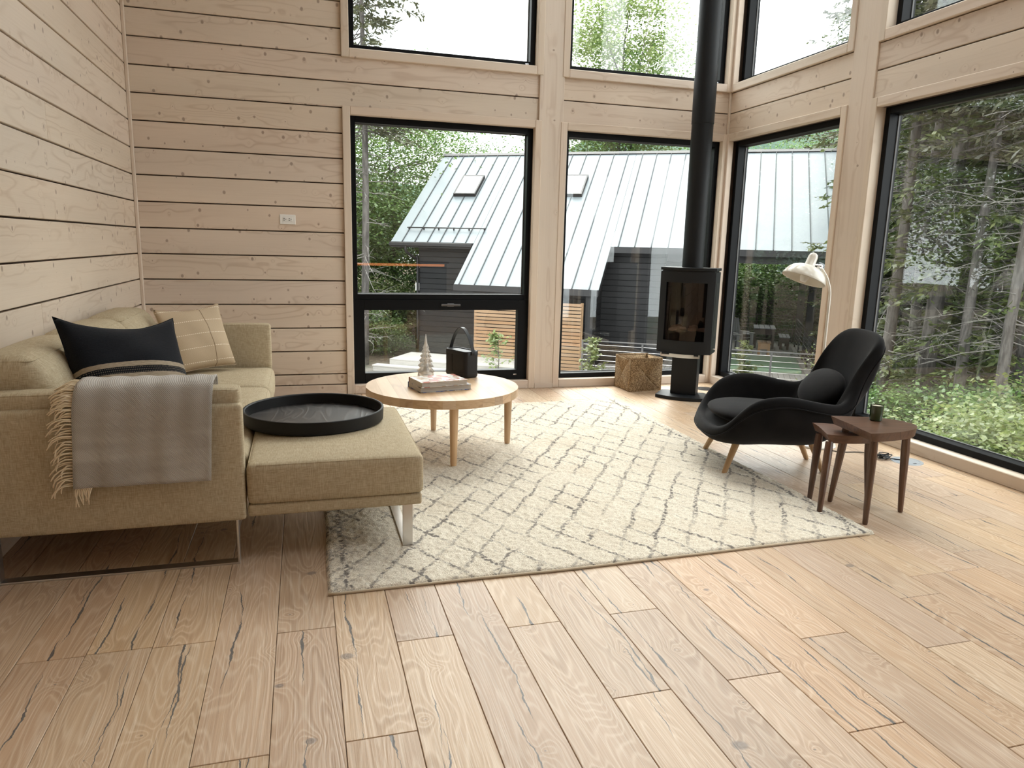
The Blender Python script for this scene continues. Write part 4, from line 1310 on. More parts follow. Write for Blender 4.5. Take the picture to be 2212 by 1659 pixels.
# big table: straight live edge from the far left corner to the near corner, rounded elsewhere
BZ = .455
edge = [(2.574, 2.988), (2.556, 2.90), (2.544, 2.81), (2.522, 2.72), (2.508, 2.640)]
curve = [(2.508, 2.640), (2.58, 2.634), (2.68, 2.640), (2.765, 2.661), (2.828, 2.697), (2.863, 2.738), (2.868, 2.787), (2.853, 2.848), (2.803, 2.897), (2.752, 2.928), (2.66, 2.962), (2.574, 2.988)]
e_ = smooth_outline(edge, 9); c_ = smooth_outline(curve, 30)
top_big = e_ + c_[1:-1]
LIVE = set(range(0, 9))
slab_table('nesting_table', 'taller walnut slab side table with three legs and a candle on it', top_big, BZ, .042,
           [(2.551, 2.656, 2.560, 2.672), (2.856, 2.757, 2.826, 2.752), (2.605, 2.966, 2.622, 2.925)])
SZ = .385
edge = [(2.580, 3.128), (2.556, 3.05), (2.520, 2.97), (2.486, 2.898)]
curve = [(2.486, 2.898), (2.53, 2.868), (2.60, 2.845), (2.68, 2.835), (2.755, 2.85), (2.80, 2.895), (2.80, 2.95), (2.765, 3.01), (2.70, 3.06), (2.64, 3.10), (2.580, 3.128)]
e_ = smooth_outline(edge, 7); c_ = smooth_outline(curve, 26)
LIVE = set(range(0, 7))
slab_table('nesting_table', 'lower walnut slab side table tucked under the taller one', e_ + c_[1:-1], SZ, .042,
           [(2.425, 2.823, 2.508, 2.902), (2.518, 3.014, 2.572, 3.055), (2.776, 2.893, 2.745, 2.900)])
cd = thing('candle_jar', 'dark green glass candle jar on the taller walnut side table', 'candle', (2.735, 2.862, BZ))
MB().lathe([(0, 0), (.0265, 0), (.030, .004), (.0315, .078), (.0295, .078), (.028, .066), (0, .066)], 40).build('jar', M['candle_glass'], cd, auto=.6)
MB().lathe([(0, .0662), (.0279, .0662), (.0279, .0735), (0, .0735)], 32).build('wax', M['wax'], cd, auto=.6)

# ------------------------------------------------------------------ floor lamp, its cord, floor boxes, wall outlet
lamp = thing('floor_lamp', 'ivory enamel floor lamp with a domed shade and bent stem by the right window', 'lamp', (3.285, 3.945, 0), world=True)
MB().lathe([(0, 0), (.136, 0), (.138, .006), (.132, .014), (.06, .024), (.020, .030), (.014, .05), (0, .05)], 56, (3.285, 3.945, 0)).build('base', M['lamp_white'], lamp, auto=.6)
st = spline([(3.285, 3.945, .03), (3.285, 3.945, .4), (3.285, 3.945, .85), (3.285, 3.945, .96), (3.279, 3.944, 1.035), (3.250, 3.941, 1.105), (3.215, 3.938, 1.150), (3.178, 3.935, 1.187)], 48)
MB().tube(st, .0085, 12).build('stem', M['lamp_white'], lamp, smooth=True)
shade_ax = Vector((.36, .0, .93)).normalized()
Sx = Matrix.Translation((3.062, 3.93, 1.108)) @ shade_ax.to_track_quat('Z', 'Y').to_matrix().to_4x4()
prof = [(.136, -.008), (.1375, -.002), (.133, .012), (.120, .040), (.098, .064), (.068, .080), (.040, .087), (.036, .087), (.064, .077), (.094, .061), (.116, .038), (.129, .010), (.133, -.004)]
o = MB().lathe(prof, 64, closed_prof=True).build('shade', M['lamp_white'], lamp, smooth=True, mw=Sx); fix_normals(o.data)
o = MB().lathe([(0, .080), (.036, .080), (.036, .088), (.031, .096), (.0295, .145), (.024, .163), (.012, .172), (0, .174)], 40).build('socket_cap', M['lamp_white'], lamp, auto=.7, mw=Sx)
o = MB().lathe([(0, -.02), (.018, -.018), (.028, .01), (.020, .045), (.016, .085), (0, .085)], 24).build('bulb', M['white_plastic'], lamp, smooth=True, mw=Sx)
jm = MB().tube([(3.178, 3.923, 1.187), (3.178, 3.947, 1.187)], .013, 16)
jm.tube([(3.178, 3.935, 1.187), (3.150, 3.932, 1.196), (3.128, 3.930, 1.196)], .007, 10)
jm.build('joint', M['steel'], lamp, auto=.6)
MB().tube([(3.178, 3.915, 1.187), (3.178, 3.923, 1.187)], .006, 10).build('joint_knob', M['steel'], lamp, auto=.6)
cord = MB()
w = spline([(3.28, 3.80, .004), (3.33, 3.74, .004), (3.42, 3.72, .004), (3.455, 3.70, .006), (3.475, 3.665, .010), (3.478, 3.64, .014)], 24)
cord.tube(w, .0032, 6)
rs = random.Random(5)
loop = [(3.480, 3.60, .012)]
for k in range(26):
    a = k * 1.9
    loop.append((3.500 + .040 * math.cos(a) + rs.uniform(-.012, .012), 3.560 + .030 * math.sin(a) + rs.uniform(-.010, .010), .006 + rs.uniform(0, .030)))
loop += [(3.545, 3.53, .008), (3.575, 3.508, .007), (3.60, 3.495, .008)]
cord.tube(spline(loop, 200), .0032, 6)
cord.build('cord', M['black_rubber'], lamp, smooth=True, label='black cord coiled on the floor')
sw = MB().lathe([(0, 0), (.022, 0), (.026, .006), (.024, .020), (.012, .028), (0, .029)], 28, (3.480, 3.622, .0)).build('foot_switch', M['black_plastic'], lamp, auto=.6, label='black foot switch')

def floor_box(name, label, loc, r, mat, ring=True):
    t = thing(name, label, 'floor outlet', loc)
    MB().lathe([(0, 0), (r, 0), (r - .002, .0025), (r * .79, .003), (r * .78, .0015), (0, .0015)], 56).build('ring', mat, t, auto=.3)
    MB().lathe([(0, .0016), (r * .765, .0016), (r * .755, .0032), (0, .0034)], 48).build('lid', mat, t, auto=.3)
    MB().box(-.012, .012, -r * .74, -r * .62, .0034, .0040).build('finger_notch', M['dark_slot'], t)
    return t
floor_box('floor_outlet', 'round grey metal floor outlet cover by the right window', (3.611, 3.487, 0), .094, M['grey_metal_disc'])
floor_box('floor_outlet', 'round black floor outlet cover behind the stove base', (3.575, 5.83, 0), .088, M['black_plastic'])

ol = thing('wall_outlet', 'white double wall outlet on the back wall above the sofa', 'outlet', (-.103, YB, 1.430), world=True)
MB().box(-.163, -.043, YB - .006, YB, 1.392, 1.468).build('cover_plate', M['white_plastic'], ol, bevel=.003, seg=2)
MB().box(-.140, -.066, YB - .0085, YB - .006, 1.413, 1.447).build('socket_face', M['white_plastic'], ol, bevel=.001, seg=1)
for cx in (-.124, -.084):
    for dx, dz, a, b in ((-.006, .007, .005, .0022), (-.006, -.006, .006, .0022), (.007, .0005, .0028, .0028)):
        MB().box(cx + dx - a, cx + dx + a, YB - .0092, YB - .0084, 1.430 + dz - b, 1.430 + dz + b).build('slot', M['dark_slot'], ol)

# kitchen counter behind the camera: only its warm light strip shows, mirrored in the left window
kc = thing('kitchen_counter', 'kitchen counter whose warm light strip is mirrored in the left back window', 'counter', (1.95, -2.75, 0), world=True)
MB().box(1.0, 2.9, -3.0, -2.52, 0, .86).build('cabinet', M['dark_frame'], kc, bevel=.004, seg=1)
MB().box(.96, 2.94, -3.05, -2.46, .862, .90).build('worktop', M['walnut'], kc, bevel=.004, seg=1)
def strip():
    t = NT('warm_light_strip')
    return t.done(t.n('Emission', Color=(1, .34, .12, 1), Strength=1.5))
MB().box(1.05, 2.85, -2.519, -2.510, .80, .85).build('light_strip', strip(), kc)

# ================================================================== outside
GZ = -2.0
def leafmat(name, c1, c2, trans=.35):
    t = NT(name)
    r = t.island(); ob = t.rnd()
    col = t.mix(r, c1, c2)
    hs = t.n('HueSaturation', Color=col, Value=t.math('MULTIPLY_ADD', ob, .5, .75), Hue=t.math('MULTIPLY_ADD', ob, .03, .485))
    d = t.n('BsdfDiffuse', Color=hs); tr = t.n('BsdfTranslucent', Color=hs)
    g = t.n('BsdfGlossy', Roughness=.45, Color=(1, 1, 1, 1))
    m_ = t.n('MixShader', i0=trans, i1=d, i2=tr)
    return t.done(t.n('MixShader', i0=.05, i1=m_, i2=g))
M['needle'] = leafmat('conifer_needles', (.036, .050, .018), (.115, .132, .042), .25)
M['needle_dry'] = leafmat('grey_green_needles', (.048, .054, .028), (.105, .106, .055), .25)
M['leaf'] = leafmat('maple_leaves', (.055, .110, .024), (.165, .265, .066), .42)
M['leaf_bright'] = leafmat('bright_young_leaves', (.10, .145, .035), (.24, .275, .10), .45)
def bark(name, c1, c2):
    t = NT(name); v = t.obj()
    n_ = t.noise(t.vmath('MULTIPLY', v, (14, 14, 3)), 1.0, 4.0, .65)
    return t.done(t.pbr(Base__Color=t.mix(t.ramp(n_, .35, .65), c1, c2), Roughness=.9, Normal=t.bump(n_, .01)))
M['bark'] = bark('grey_spruce_bark', (.050, .044, .040), (.125, .112, .102))
M['twig'] = bark('bleached_dead_twig', (.11, .10, .09), (.24, .22, .20))
def ground_mat():
    t = NT('forest_floor_and_gravel'); v = t.obj()
    a = t.noise(v, .35, 3.0, .6); b = t.noise(v, 6.0, 4.0, .7); c = t.noise(v, 45.0, 2.0, .7)
    lit = t.mix(t.ramp(b, .35, .68), (.068, .048, .034), (.150, .116, .082))
    grn = t.mix(t.ramp(c, .3, .7), (.022, .034, .012), (.055, .075, .027))
    grav = t.mix(t.ramp(c, .3, .7), (.15, .13, .115), (.30, .275, .25))
    col = t.mix(t.ramp(a, .50, .62), lit, grn)
    p = t.sep(v)
    # gravel yard in front of the neighbouring house
    gx_ = t.ramp(t.math('ABSOLUTE', t.math('SUBTRACT', p[0], 6.0)), 5.0, 7.0, 1.0, 0.0)
    gy_ = t.ramp(p[1], 18.5, 20.5, 1.0, 0.0)
    col = t.mix(t.math('MULTIPLY', t.math('MULTIPLY', gx_, gy_), t.ramp(b, .25, .45)), col, grav)
    return t.done(t.pbr(Base__Color=col, Roughness=.95, Normal=t.bump(c, .03), **{'Specular__IOR__Level': .1}))
M['ground'] = ground_mat()

def leaf_quads(P, Dr, Sd, L, W):
    """diamonds: base P, direction Dr, side Sd (unit arrays), lengths L, widths W"""
    L = L[:, None]; W = W[:, None]
    a = P; b = P + Dr * L * .45 + Sd * W * .5; c = P + Dr * L; d = P + Dr * L * .45 - Sd * W * .5
    V = np.stack([a, b, c, d], 1).reshape(-1, 3)
    return V
def quads_mesh(name, V, mat):
    n = len(V) // 4
    me = D.meshes.new(name)
    me.vertices.add(len(V)); me.vertices.foreach_set('co', V.astype(np.float32).ravel())
    me.loops.add(len(V)); me.loops.foreach_set('vertex_index', np.arange(len(V), dtype=np.int32))
    me.polygons.add(n); me.polygons.foreach_set('loop_start', np.arange(0, len(V), 4, dtype=np.int32))
    me.update(calc_edges=True)
    me.materials.append(mat)
    return me
def unit(a): return a / np.maximum(np.linalg.norm(a, axis=-1, keepdims=True), 1e-9)

def tree_root(name, label, cat, group=None):
    return thing(name, label, cat, (0, 0, 0), group=group)

def conifer(label, seed, H, r0, cb, Lmax, mat, group, dead=40, dead_top=None, step=.34, dens=1.0):
    rg = np.random.default_rng(seed)
    root = tree_root('conifer_tree', label, 'tree', group)
    tz = np.linspace(0, H, 12)
    tp = [(.05 * math.sin(z * .6 + seed), .05 * math.cos(z * .5 + seed), z) for z in tz]
    MB().tube(tp, [max(.02, r0 * (1 - z / H) ** .8) for z in tz], 8).build('trunk', M['bark'], root, smooth=True)
    br = MB(); VS = []
    h = cb
    while h < H * .985:
        f = (h - cb) / (H - cb)
        for _ in range(rg.integers(5, 8)):
            az = rg.uniform(0, 2 * PI); L = Lmax * (1 - f) ** .7 * rg.uniform(.55, 1.1) + .12
            if f < .15: L *= .75
            hh = h + rg.uniform(-.15, .15)
            dh = np.array([math.cos(az), math.sin(az), 0])
            T = np.linspace(0, 1, 5)
            droop = rg.uniform(.15, .42); lift = rg.uniform(.0, .28)
            zz = hh - droop * L * T ** 1.2 + lift * L * T ** 2.6
            path = np.stack([dh[0] * L * T, dh[1] * L * T, zz], 1)
            br.tube([tuple(p) for p in path[[0, 2, 4]]], [.018 * (1 - f) + .006, .010 * (1 - f) + .004, .003], 3, cap=False)
            n = int((10 + 16 * L / Lmax) * dens)
            t = rg.uniform(.12, 1, n) ** .8
            P = np.stack([np.interp(t, T, path[:, k]) for k in range(3)], 1)
            side = np.array([-dh[1], dh[0], 0])
            sg = rg.choice([-1.0, 1.0], n)[:, None]
            Dr = unit(dh * rg.uniform(.35, 1.0, (n, 1)) + side * sg * rg.uniform(.2, 1.1, (n, 1)) + np.array([0, 0, 1]) * rg.uniform(-.55, .15, (n, 1)))
            ln = (rg.uniform(.22, .5, n) * (1.1 - .5 * t)) * min(1.0, .5 + L / Lmax)
            for q in (0, .33, .62):
                Pq = P + Dr * (ln * q)[:, None]
                D2 = unit(Dr + rg.normal(0, .28, (n, 3)))
                Sd = unit(np.cross(D2, np.array([0, 0, 1.0]) + rg.normal(0, .5, (n, 3))))
                VS.append(leaf_quads(Pq, D2, Sd, ln * .55, rg.uniform(.035, .085, n)))
        h += step * rg.uniform(.7, 1.3)
    o = br.build('branches', M['bark'], root); tag(o, kind='stuff')
    db = MB(); dt = dead_top if dead_top else cb
    for _ in range(dead):
        z = rg.uniform(.4, dt); az = rg.uniform(0, 2 * PI); L = rg.uniform(.5, 1.7)
        pts = [(0, 0, z)]; d = np.array([math.cos(az), math.sin(az), rg.uniform(-.25, .25)])
        p = np.array([0, 0, z])
        for k in range(4):
            d = d + rg.normal(0, .16, 3) + np.array([0, 0, -.10]); p = p + d / np.linalg.norm(d) * L / 4; pts.append(tuple(p))
        db.tube(pts, [.014, .011, .008, .006, .003], 4, cap=False)
        for _k in range(3):
            i = rg.integers(1, 4); q = np.array(pts[i]); e_ = unit(np.array([d[0], d[1], 0]) + rg.normal(0, .7, 3)) * L * .3
            db.tube([tuple(q), tuple(q + e_ * .5), tuple(q + e_ + np.array([0, 0, -.04]))], [.006, .004, .002], 3, cap=False)
    if dead: tag(db.build('dead_branches', M['twig'], root), kind='stuff')
    V = np.concatenate(VS)
    o = link_mesh('needles', quads_mesh('needles', V, mat), None, root); tag(o, kind='stuff')
    return root

def broadleaf(label, seed, H, rx, rz, zc, nleaf, mat, group, trunk_r=.12, leaf=.11, name='broadleaf_tree', clusters=70, cat='tree', limbs=14):
    rg = np.random.default_rng(seed)
    root = tree_root(name, label, cat, group)
    wood_ = MB()
    tz = np.linspace(0, zc, 7)
    bend = rg.uniform(-.3, .3, 2)
    tp = [(bend[0] * math.sin(z * 1.1 / max(zc, .5)), bend[1] * math.sin(z * 1.3 / max(zc, .5)), z) for z in tz]
    MB().tube(tp, [trunk_r * (1 - .6 * z / max(zc, .01)) for z in tz], 8).build('trunk', M['bark'], root, smooth=True)
    cen = []
    for _ in range(clusters):
        d = unit(rg.normal(0, 1, 3)); rr_ = rg.uniform(.35, 1.0) ** .5
        cen.append(np.array([d[0] * rx * rr_, d[1] * rx * rr_, zc + d[2] * rz * rr_]))
    cen = np.array(cen)
    for k in range(limbs):
        c = cen[k]; b = np.array(tp[rg.integers(2, 7)])
        mid = b * .5 + c * .5 + rg.normal(0, .15, 3) + np.array([0, 0, -.1 * rx])
        wood_.tube([tuple(b), tuple(mid), tuple(c)], [trunk_r * .38, trunk_r * .22, .008], 5, cap=False)
    tag(wood_.build('branches', M['bark'], root, smooth=True), kind='stuff')
    per = nleaf // clusters
    VS = []
    for c in cen:
        s_ = rg.uniform(.16, .34) * rx
        P = c + rg.normal(0, 1, (per, 3)) * np.array([s_, s_, s_ * .45])
        Dr = unit(rg.normal(0, 1, (per, 3)) * np.array([1, 1, .35]) + np.array([0, 0, -.25]))
        Sd = unit(np.cross(Dr, np.array([0, 0, 1.0]) + rg.normal(0, .35, (per, 3))))
        VS.append(leaf_quads(P, Dr, Sd, rg.uniform(.7, 1.3, per) * leaf, rg.uniform(.6, 1.0, per) * leaf))
    tag(link_mesh('foliage', quads_mesh('foliage', np.concatenate(VS), mat), None, root), kind='stuff')
    return root

def copy_tree(root):
    r = root.copy(); COL.objects.link(r)
    for ch in root.children:
        c = ch.copy(); COL.objects.link(c); c.parent = r
    return r

G1 = 'conifers in the forest beyond the right windows'
G2 = 'leafy trees behind the neighbouring house'
LC = 'tall dark conifer in the forest beyond the right windows'
LD = 'leafy tree in the woods around the neighbouring house'
GB, LB = 'undergrowth bushes outside the right windows', 'light green bush in the undergrowth outside the right windows'
con = [conifer(LC, 1, 15.0, .17, 1.2, 2.7, M['needle'], G1, dead=26, dead_top=4.0),
       conifer(LC, 2, 13.0, .13, .5, 2.3, M['needle'], G1, dead=20, dead_top=3.5),
       conifer(LC, 3, 16.0, .12, 6.2, 2.1, M['needle_dry'], G1, dead=70, dead_top=8.0)]
dec = [broadleaf(LD, 4, 10, 3.4, 3.2, 6.4, 15000, M['leaf'], G2),
       broadleaf(LD, 5, 8, 2.8, 2.8, 4.6, 13000, M['leaf'], G2, clusters=60)]
bush = [broadleaf(LB, 6, 1.5, .85, .65, .75, 7000, M['leaf_bright'], GB, .03, .052, 'bush', 44, 'bush', 14),
        broadleaf(LB, 8, 1.2, .7, .5, .55, 5500, M['leaf'], GB, .025, .055, 'bush', 36, 'bush', 12)]
shrub = [broadleaf(LD, 31, 4, 1.9, 1.7, 1.8, 9000, M['leaf'], G2, .05, .10, clusters=50)]
tall = [broadleaf('bright green tree rising above the neighbouring roof in the upper back window', 33, 13, 2.5, 3.6, 9.6, 22000, M['leaf_bright'], None, .14, .12, clusters=80)]
used = set()
def place(lst, k, x, y, s=1.0, rz=None, label=None, group=None):
    if (id(lst), k) in used: o = copy_tree(lst[k])
    else: used.add((id(lst), k)); o = lst[k]
    o.location = (x, y, GZ - .05); o.scale = (s, s, s); o.rotation_euler = (0, 0, random.uniform(0, 6.28) if rz is None else rz)
    if label:
        o['label'] = label
        if group: o['group'] = group
        elif 'group' in o: del o['group']
    return o
LC2, G3 = 'slim grey conifer with bare lower branches in the forest beyond the right windows', 'slim bare-stemmed conifers beyond the right windows'
# conifers right of the house, seen through the right windows (polar: azimuth from +y, distance)
def pol(az, d): return d * math.sin(math.radians(az)), d * math.cos(math.radians(az))
for az, d, k, s in ((46.6, 15.0, 0, 1.0), (49.2, 18.5, 1, 1.1), (51.5, 14.5, 1, .9), (44.6, 21, 0, 1.1), (47.8, 24, 1, 1.2), (54.5, 17, 0, .95),
                    (50.3, 27, 0, 1.2), (43.4, 29, 1, 1.2), (46.0, 33, 0, 1.3), (53.0, 31, 1, 1.3), (57, 22, 1, 1.1), (60, 16, 0, 1), (64, 20, 1, 1.1),
                    (41.6, 34, 0, 1.15), (70, 17, 1, 1.0), (78, 15, 0, 1.0), (39.6, 31.0, 0, 1.05), (49, 40, 0, 1.5), (44.5, 41, 1, 1.5), (55, 40, 0, 1.5), (41.2, 24.5, 1, .95)):
    place(con, k, *pol(az, d), s)
for az, d, s in ((43.9, 15.3, .95), (48.6, 14.0, .8), (51.0, 13.2, .8), (45.4, 17.5, 1), (49.9, 21, 1.1), (53.4, 20, 1), (47.2, 20, 1.0)):
    place(con, 2, *pol(az, d), s, label=LC2, group=G3)
place(con, 2, 1.62, 19.9, 1.0, label='slim bare-stemmed spruce left of the neighbouring house, in the left window')
place(con, 1, -1.5, 30, 1.15, label='bushy conifer at the far left behind the slim spruce')
for x, y, k, s in ((0.6, 25.5, 1, 1.0), (3.4, 28.5, 0, .95), (-1.5, 23.5, 1, .8), (2.2, 33, 0, 1.15), (5.6, 33.0, 0, .95), (8.6, 32.0, 1, 1.0), (11.0, 33.5, 1, 1.05),
                   (13.9, 31.5, 0, 1.25), (17.5, 34.0, 1, 1.05), (20.0, 31.0, 1, 1.1), (23.5, 31.5, 0, .9), (24.5, 27.5, 1, 1.0), (20.5, 27.5, 1, .8), (27, 33, 0, 1.05),
                   (-4.5, 27, 0, 1.0), (1.2, 29.0, 1, 1.1)):
    place(dec, k, x, y, s)
place(tall, 0, 12.9, 29.2, 1.05, label='bright green tree rising above the neighbouring roof in the upper back window')
LW, GW_ = 'leafy tree in the woods to the left, mirrored faintly in the right window glass', 'woods on the left'
for x, y, k, s in ((-8, 22, 0, 1.1), (-13, 19, 1, 1.3), (-11, 27, 0, 1.2), (-18, 22, 0, 1.3), (-7, 30, 1, 1.3), (-16, 30, 0, 1.4), (-5, 19, 1, 1.0), (-9, 15, 1, 1.0), (-15, 13, 0, 1.1), (-21, 16, 0, 1.3)):
    place(dec, k, x, y, s, label=LW, group=GW_)
LU, GU = 'low leafy shrub tree at the edge of the woods behind the neighbouring house', 'low shrub trees behind the neighbouring house'
for x, y, s in ((-.8, 25.5, 1.0), (1.6, 27, 1.1), (4.0, 29.5, 1.2), (.2, 23.8, .7), (-3, 24, 1.0), (2.8, 31, 1.2), (16.8, 27.5, 1.2), (18.8, 25.5, 1.2), (20.8, 24.2, 1.1), (19.5, 28.5, 1.4), (22.5, 26.5, 1.4),
                (13.4, 26.9, 1.0), (14.9, 26.0, .95), (16.2, 25.2, 1.0), (17.5, 24.3, .95), (18.8, 23.3, 1.05), (20.2, 22.2, 1.1), (24, 24.5, 1.2), (17.5, 29.8, 1.3), (15.5, 28.6, 1.1), (23.5, 22.0, 1.1), (26, 27, 1.4), (13.8, 29.6, 1.1)):
    place(shrub, 0, x, y, s, label=LU, group=GU)
for az, d, k, s in ((40.6, 27, 1, .85), (46.5, 26, 1, .75), (52.0, 24, 1, .8), (49.0, 33, 0, .9), (57, 29, 0, .9)):
    place(dec, k, *pol(az, d), s)
for az, d, k, s in ((44.6, 9.4, 0, .95), (45.9, 10.0, 0, .8), (43.6, 11.0, 1, 1.1), (51.6, 8.8, 0, 1.25), (53.2, 9.6, 0, 1.2), (50.6, 11.0, 0, 1.1), (52.6, 12.2, 1, 1.5),
                    (44.4, 13.8, 1, 1.1), (51.8, 15.5, 1, 1.5), (43.0, 16.5, 0, 1.1), (56, 11, 0, 1.4), (47.6, 11.6, 1, .7), (46.4, 16.5, 0, 1.2), (49.4, 17, 1, 1.4), (48.4, 14.5, 0, .8)):
    place(bush, k, *pol(az, d), s)
LB2, GB2 = 'undergrowth bush left of the neighbouring house in the left window', 'undergrowth left of the neighbouring house'
for x, y, k, s in ((1.3, 22.5, 1, 1.5), (2.0, 24.5, 0, 1.6), (.4, 21, 1, 1.3), (3.0, 25.5, 1, 1.8), (-.6, 23, 0, 1.6), (2.3, 21.8, 1, 1.0)):
    place(bush, k, x, y, s, label=LB2, group=GB2)

def sapling(label, seed, H, x, y, n=420):
    rg = np.random.default_rng(seed)
    root = tree_root('sapling', label, 'sapling'); root.location = (x, y, GZ)
    m = MB().tube([(0, 0, 0), (.03, .01, H * .4), (.0, .02, H * .75), (.02, 0, H)], [.014, .011, .007, .003], 6)
    VS = []
    for k in range(20):
        z = H * rg.uniform(.18, .98); az = rg.uniform(0, 6.28); L = H * .30 * (1.05 - z / H) + .12
        d = np.array([math.cos(az), math.sin(az), .45]); e_ = np.array([0, 0, z]) + d * L
        m.tube([(0.01, .01, z), tuple(e_ * .5 + np.array([0, 0, z * .5 + .02])), tuple(e_)], [.005, .004, .002], 4, cap=False)
        nn = n // 20
        t = rg.uniform(.2, 1.05, nn)[:, None]
        P = np.array([0, 0, z]) + d * L * t + rg.normal(0, .03, (nn, 3))
        Dr = unit(rg.normal(0, 1, (nn, 3)) * np.array([1, 1, .5]) + np.array([0, 0, -.3])); Sd = unit(np.cross(Dr, rg.normal(0, .4, (nn, 3)) + np.array([0, 0, 1])))
        VS.append(leaf_quads(P, Dr, Sd, rg.uniform(.09, .15, nn), rg.uniform(.05, .085, nn)))
    m.build('stem', M['bark'], root, smooth=True)
    tag(link_mesh('foliage', quads_mesh('foliage', np.concatenate(VS), M['leaf_bright']), None, root), kind='stuff')
sapling('young light green sapling outside the window behind the basket', 21, 1.15, 6.55, 15.6)
sapling('young light green sapling outside the window behind the lounge chair', 22, 1.05, 10.35, 15.2)
sapling('small sapling in front of the cedar slat screen', 23, 1.25, 4.55, 16.9, 240)

# ground and hill
gx, gy = np.meshgrid(np.linspace(-60, 110, 60), np.linspace(7.0, 130, 50))
gz = GZ - .05 + np.where((gx - 8) ** 2 + (gy - 18) ** 2 > 260, (vnoise(gx, gy, .15, 8) - .5) * .7, 0)
tag(grid_obj('ground', gx, gy, gz, M['ground']), 'forest floor and gravel yard outside', 'ground', kind='structure')
gx, gy = np.meshgrid(np.linspace(3.9, 60, 40), np.linspace(-20, 7.0, 20))
tag(grid_obj('ground_side', gx, gy, gx * 0 + GZ - .05, M['ground']), 'forest floor outside the right windows', 'ground', kind='structure')
def hill_mat():
    t = NT('distant_wooded_hill'); v = t.obj()
    n_ = t.noise(v, .35, 5.0, .75)
    return t.done(t.pbr(Base__Color=t.mix(t.ramp(n_, .3, .7), (.055, .085, .068), (.09, .13, .095)), Roughness=1.0, **{'Specular__IOR__Level': 0.0}))
hz = []; aa = np.radians(np.linspace(-40, 100, 150)); rr_ = np.linspace(130, 330, 24)
AA, RR = np.meshgrid(aa, rr_)
prof_ = (12 + 44 * np.exp(-((np.degrees(AA) - 40) / 22) ** 2) + 8 * vnoise(np.degrees(AA), RR * 0, .12, 9)) * np.sin(np.clip((RR - 130) / 200, 0, 1) * PI / 2 * 1.25) ** 1.0
prof_ = prof_ + vnoise(AA * 180, RR, .3, 10) * 5
tag(grid_obj('hill', RR * np.sin(AA), RR * np.cos(AA), GZ - 2 + prof_, hill_mat()), 'distant wooded hill', 'hill', kind='structure')

# ------------------------------------------------------------------ the neighbouring house (local: x along the ridge, y away from us)
HOUSE_LOC, HOUSE_RZ = (8.029, 18.317, 0), math.radians(-33.3)
def roof_metal():
    t = NT('pale_standing_seam_metal'); v = t.obj()
    n_ = t.noise(t.vmath('MULTIPLY', v, (1.0, 1.0, 1.0)), 1.3, 2.0)
    return t.done(t.pbr(Base__Color=t.mix(n_, (.155, .182, .194), (.185, .212, .222)), Metallic=.0, Roughness=.5, Normal=t.bump(t.noise(v, 3.0, 1.0), .004)))
M['roof'] = roof_metal()
M['roof_seam'] = plain('roof_seam_edge', (.055, .062, .066), .6, 0, .2)
M['dark_trim'] = plain('dark_fascia_metal', (0.0144, 0.0134, 0.0144), .5)
M['skylight'] = plain('skylight_glazing', (0.4340, 0.4480, 0.4620), .15)  # whitish base colour stands in for sky mirrored in the panes
house = thing('neighbour_house', 'dark timber house with a pale standing seam metal roof beyond the windows', 'house', HOUSE_LOC, HOUSE_RZ)
SA = math.radians(36.1); CS, SS = math.cos(SA), math.sin(SA); EZ = 1.301
SLOPE = Matrix.Translation((0, 0, EZ)) @ Matrix.Rotation(SA, 4, 'X')       # local (e, s, normal)
RT_ = 5.0
seg_l = [-6.57, -6.2, -5.79, -5.39, -5.0, -4.59, -4.2, -3.95]
seg_m = [-3.95, -3.8, -3.36, -2.92, -2.48, -2.04, -1.59, -1.14, -.70, -.25, 0.0]
seg_r = [0.0, .20, .64, 1.08, 1.52, 1.96, 2.40, 2.84, 3.28, 3.72, 4.15, 4.59, 5.04, 5.48, 5.86]
sky_l = [(-5.36, -4.64, 2.43, 3.52), (-2.0, -1.27, 2.43, 3.52)]
for sg, s0 in ((seg_l, 0), (seg_m, -1.86), (seg_r, 0)):
    for a, b in zip(sg[:-1], sg[1:]):
        MB().box(a + .004, b - .004, s0, RT_, -.02, 0).build('roof_panel', M['roof'], house, mw=SLOPE)
    for a in sg[1:-1]:
        cuts = [(s0, RT_)]
        for (x0, x1, q0, q1) in sky_l:
            if x0 < a < x1: cuts = [(s0, q0 - .02), (q1 + .02, RT_)]
        for c0, c1 in cuts:
            MB().box(a - .011, a + .011, c0, c1, 0, .028).build('seam', M['roof_seam'], house, mw=SLOPE)
rb = MB()
rb.box(-6.57, -3.95, 0, RT_, -.17, -.021); rb.box(-3.95, 0, -1.86, RT_, -.17, -.021); rb.box(0, 5.86, 0, RT_, -.17, -.021)
rb.build('roof_deck', M['dark_trim'], house, mw=SLOPE)
BACK = Matrix.Translation((0, 2 * RT_ * CS, EZ)) @ Matrix.Rotation(PI, 4, 'Z') @ Matrix.Rotation(SA, 4, 'X')
MB().box(-5.86, 6.57, 0, RT_, -.17, 0).build('back_roof', M['roof'], house, mw=BACK)
MB().box(-6.57, 5.86, RT_ - .12, RT_ + .03, -.005, .035).build('ridge_cap', M['dark_trim'], house, mw=SLOPE)
for (x0, x1, q0, q1) in sky_l:
    sk = MB()
    for a, b, c, d in ((x0, x0 + .05, q0, q1), (x1 - .05, x1, q0, q1), (x0 + .05, x1 - .05, q0, q0 + .05), (x0 + .05, x1 - .05, q1 - .05, q1)): sk.box(a, b, c, d, 0, .11)
    so = sk.build('skylight', M['dark_trim'], house, mw=SLOPE)
    MB().box(x0 + .045, x1 - .045, q0 + .045, q1 - .045, .095, .104).build('pane', M['skylight'], so)
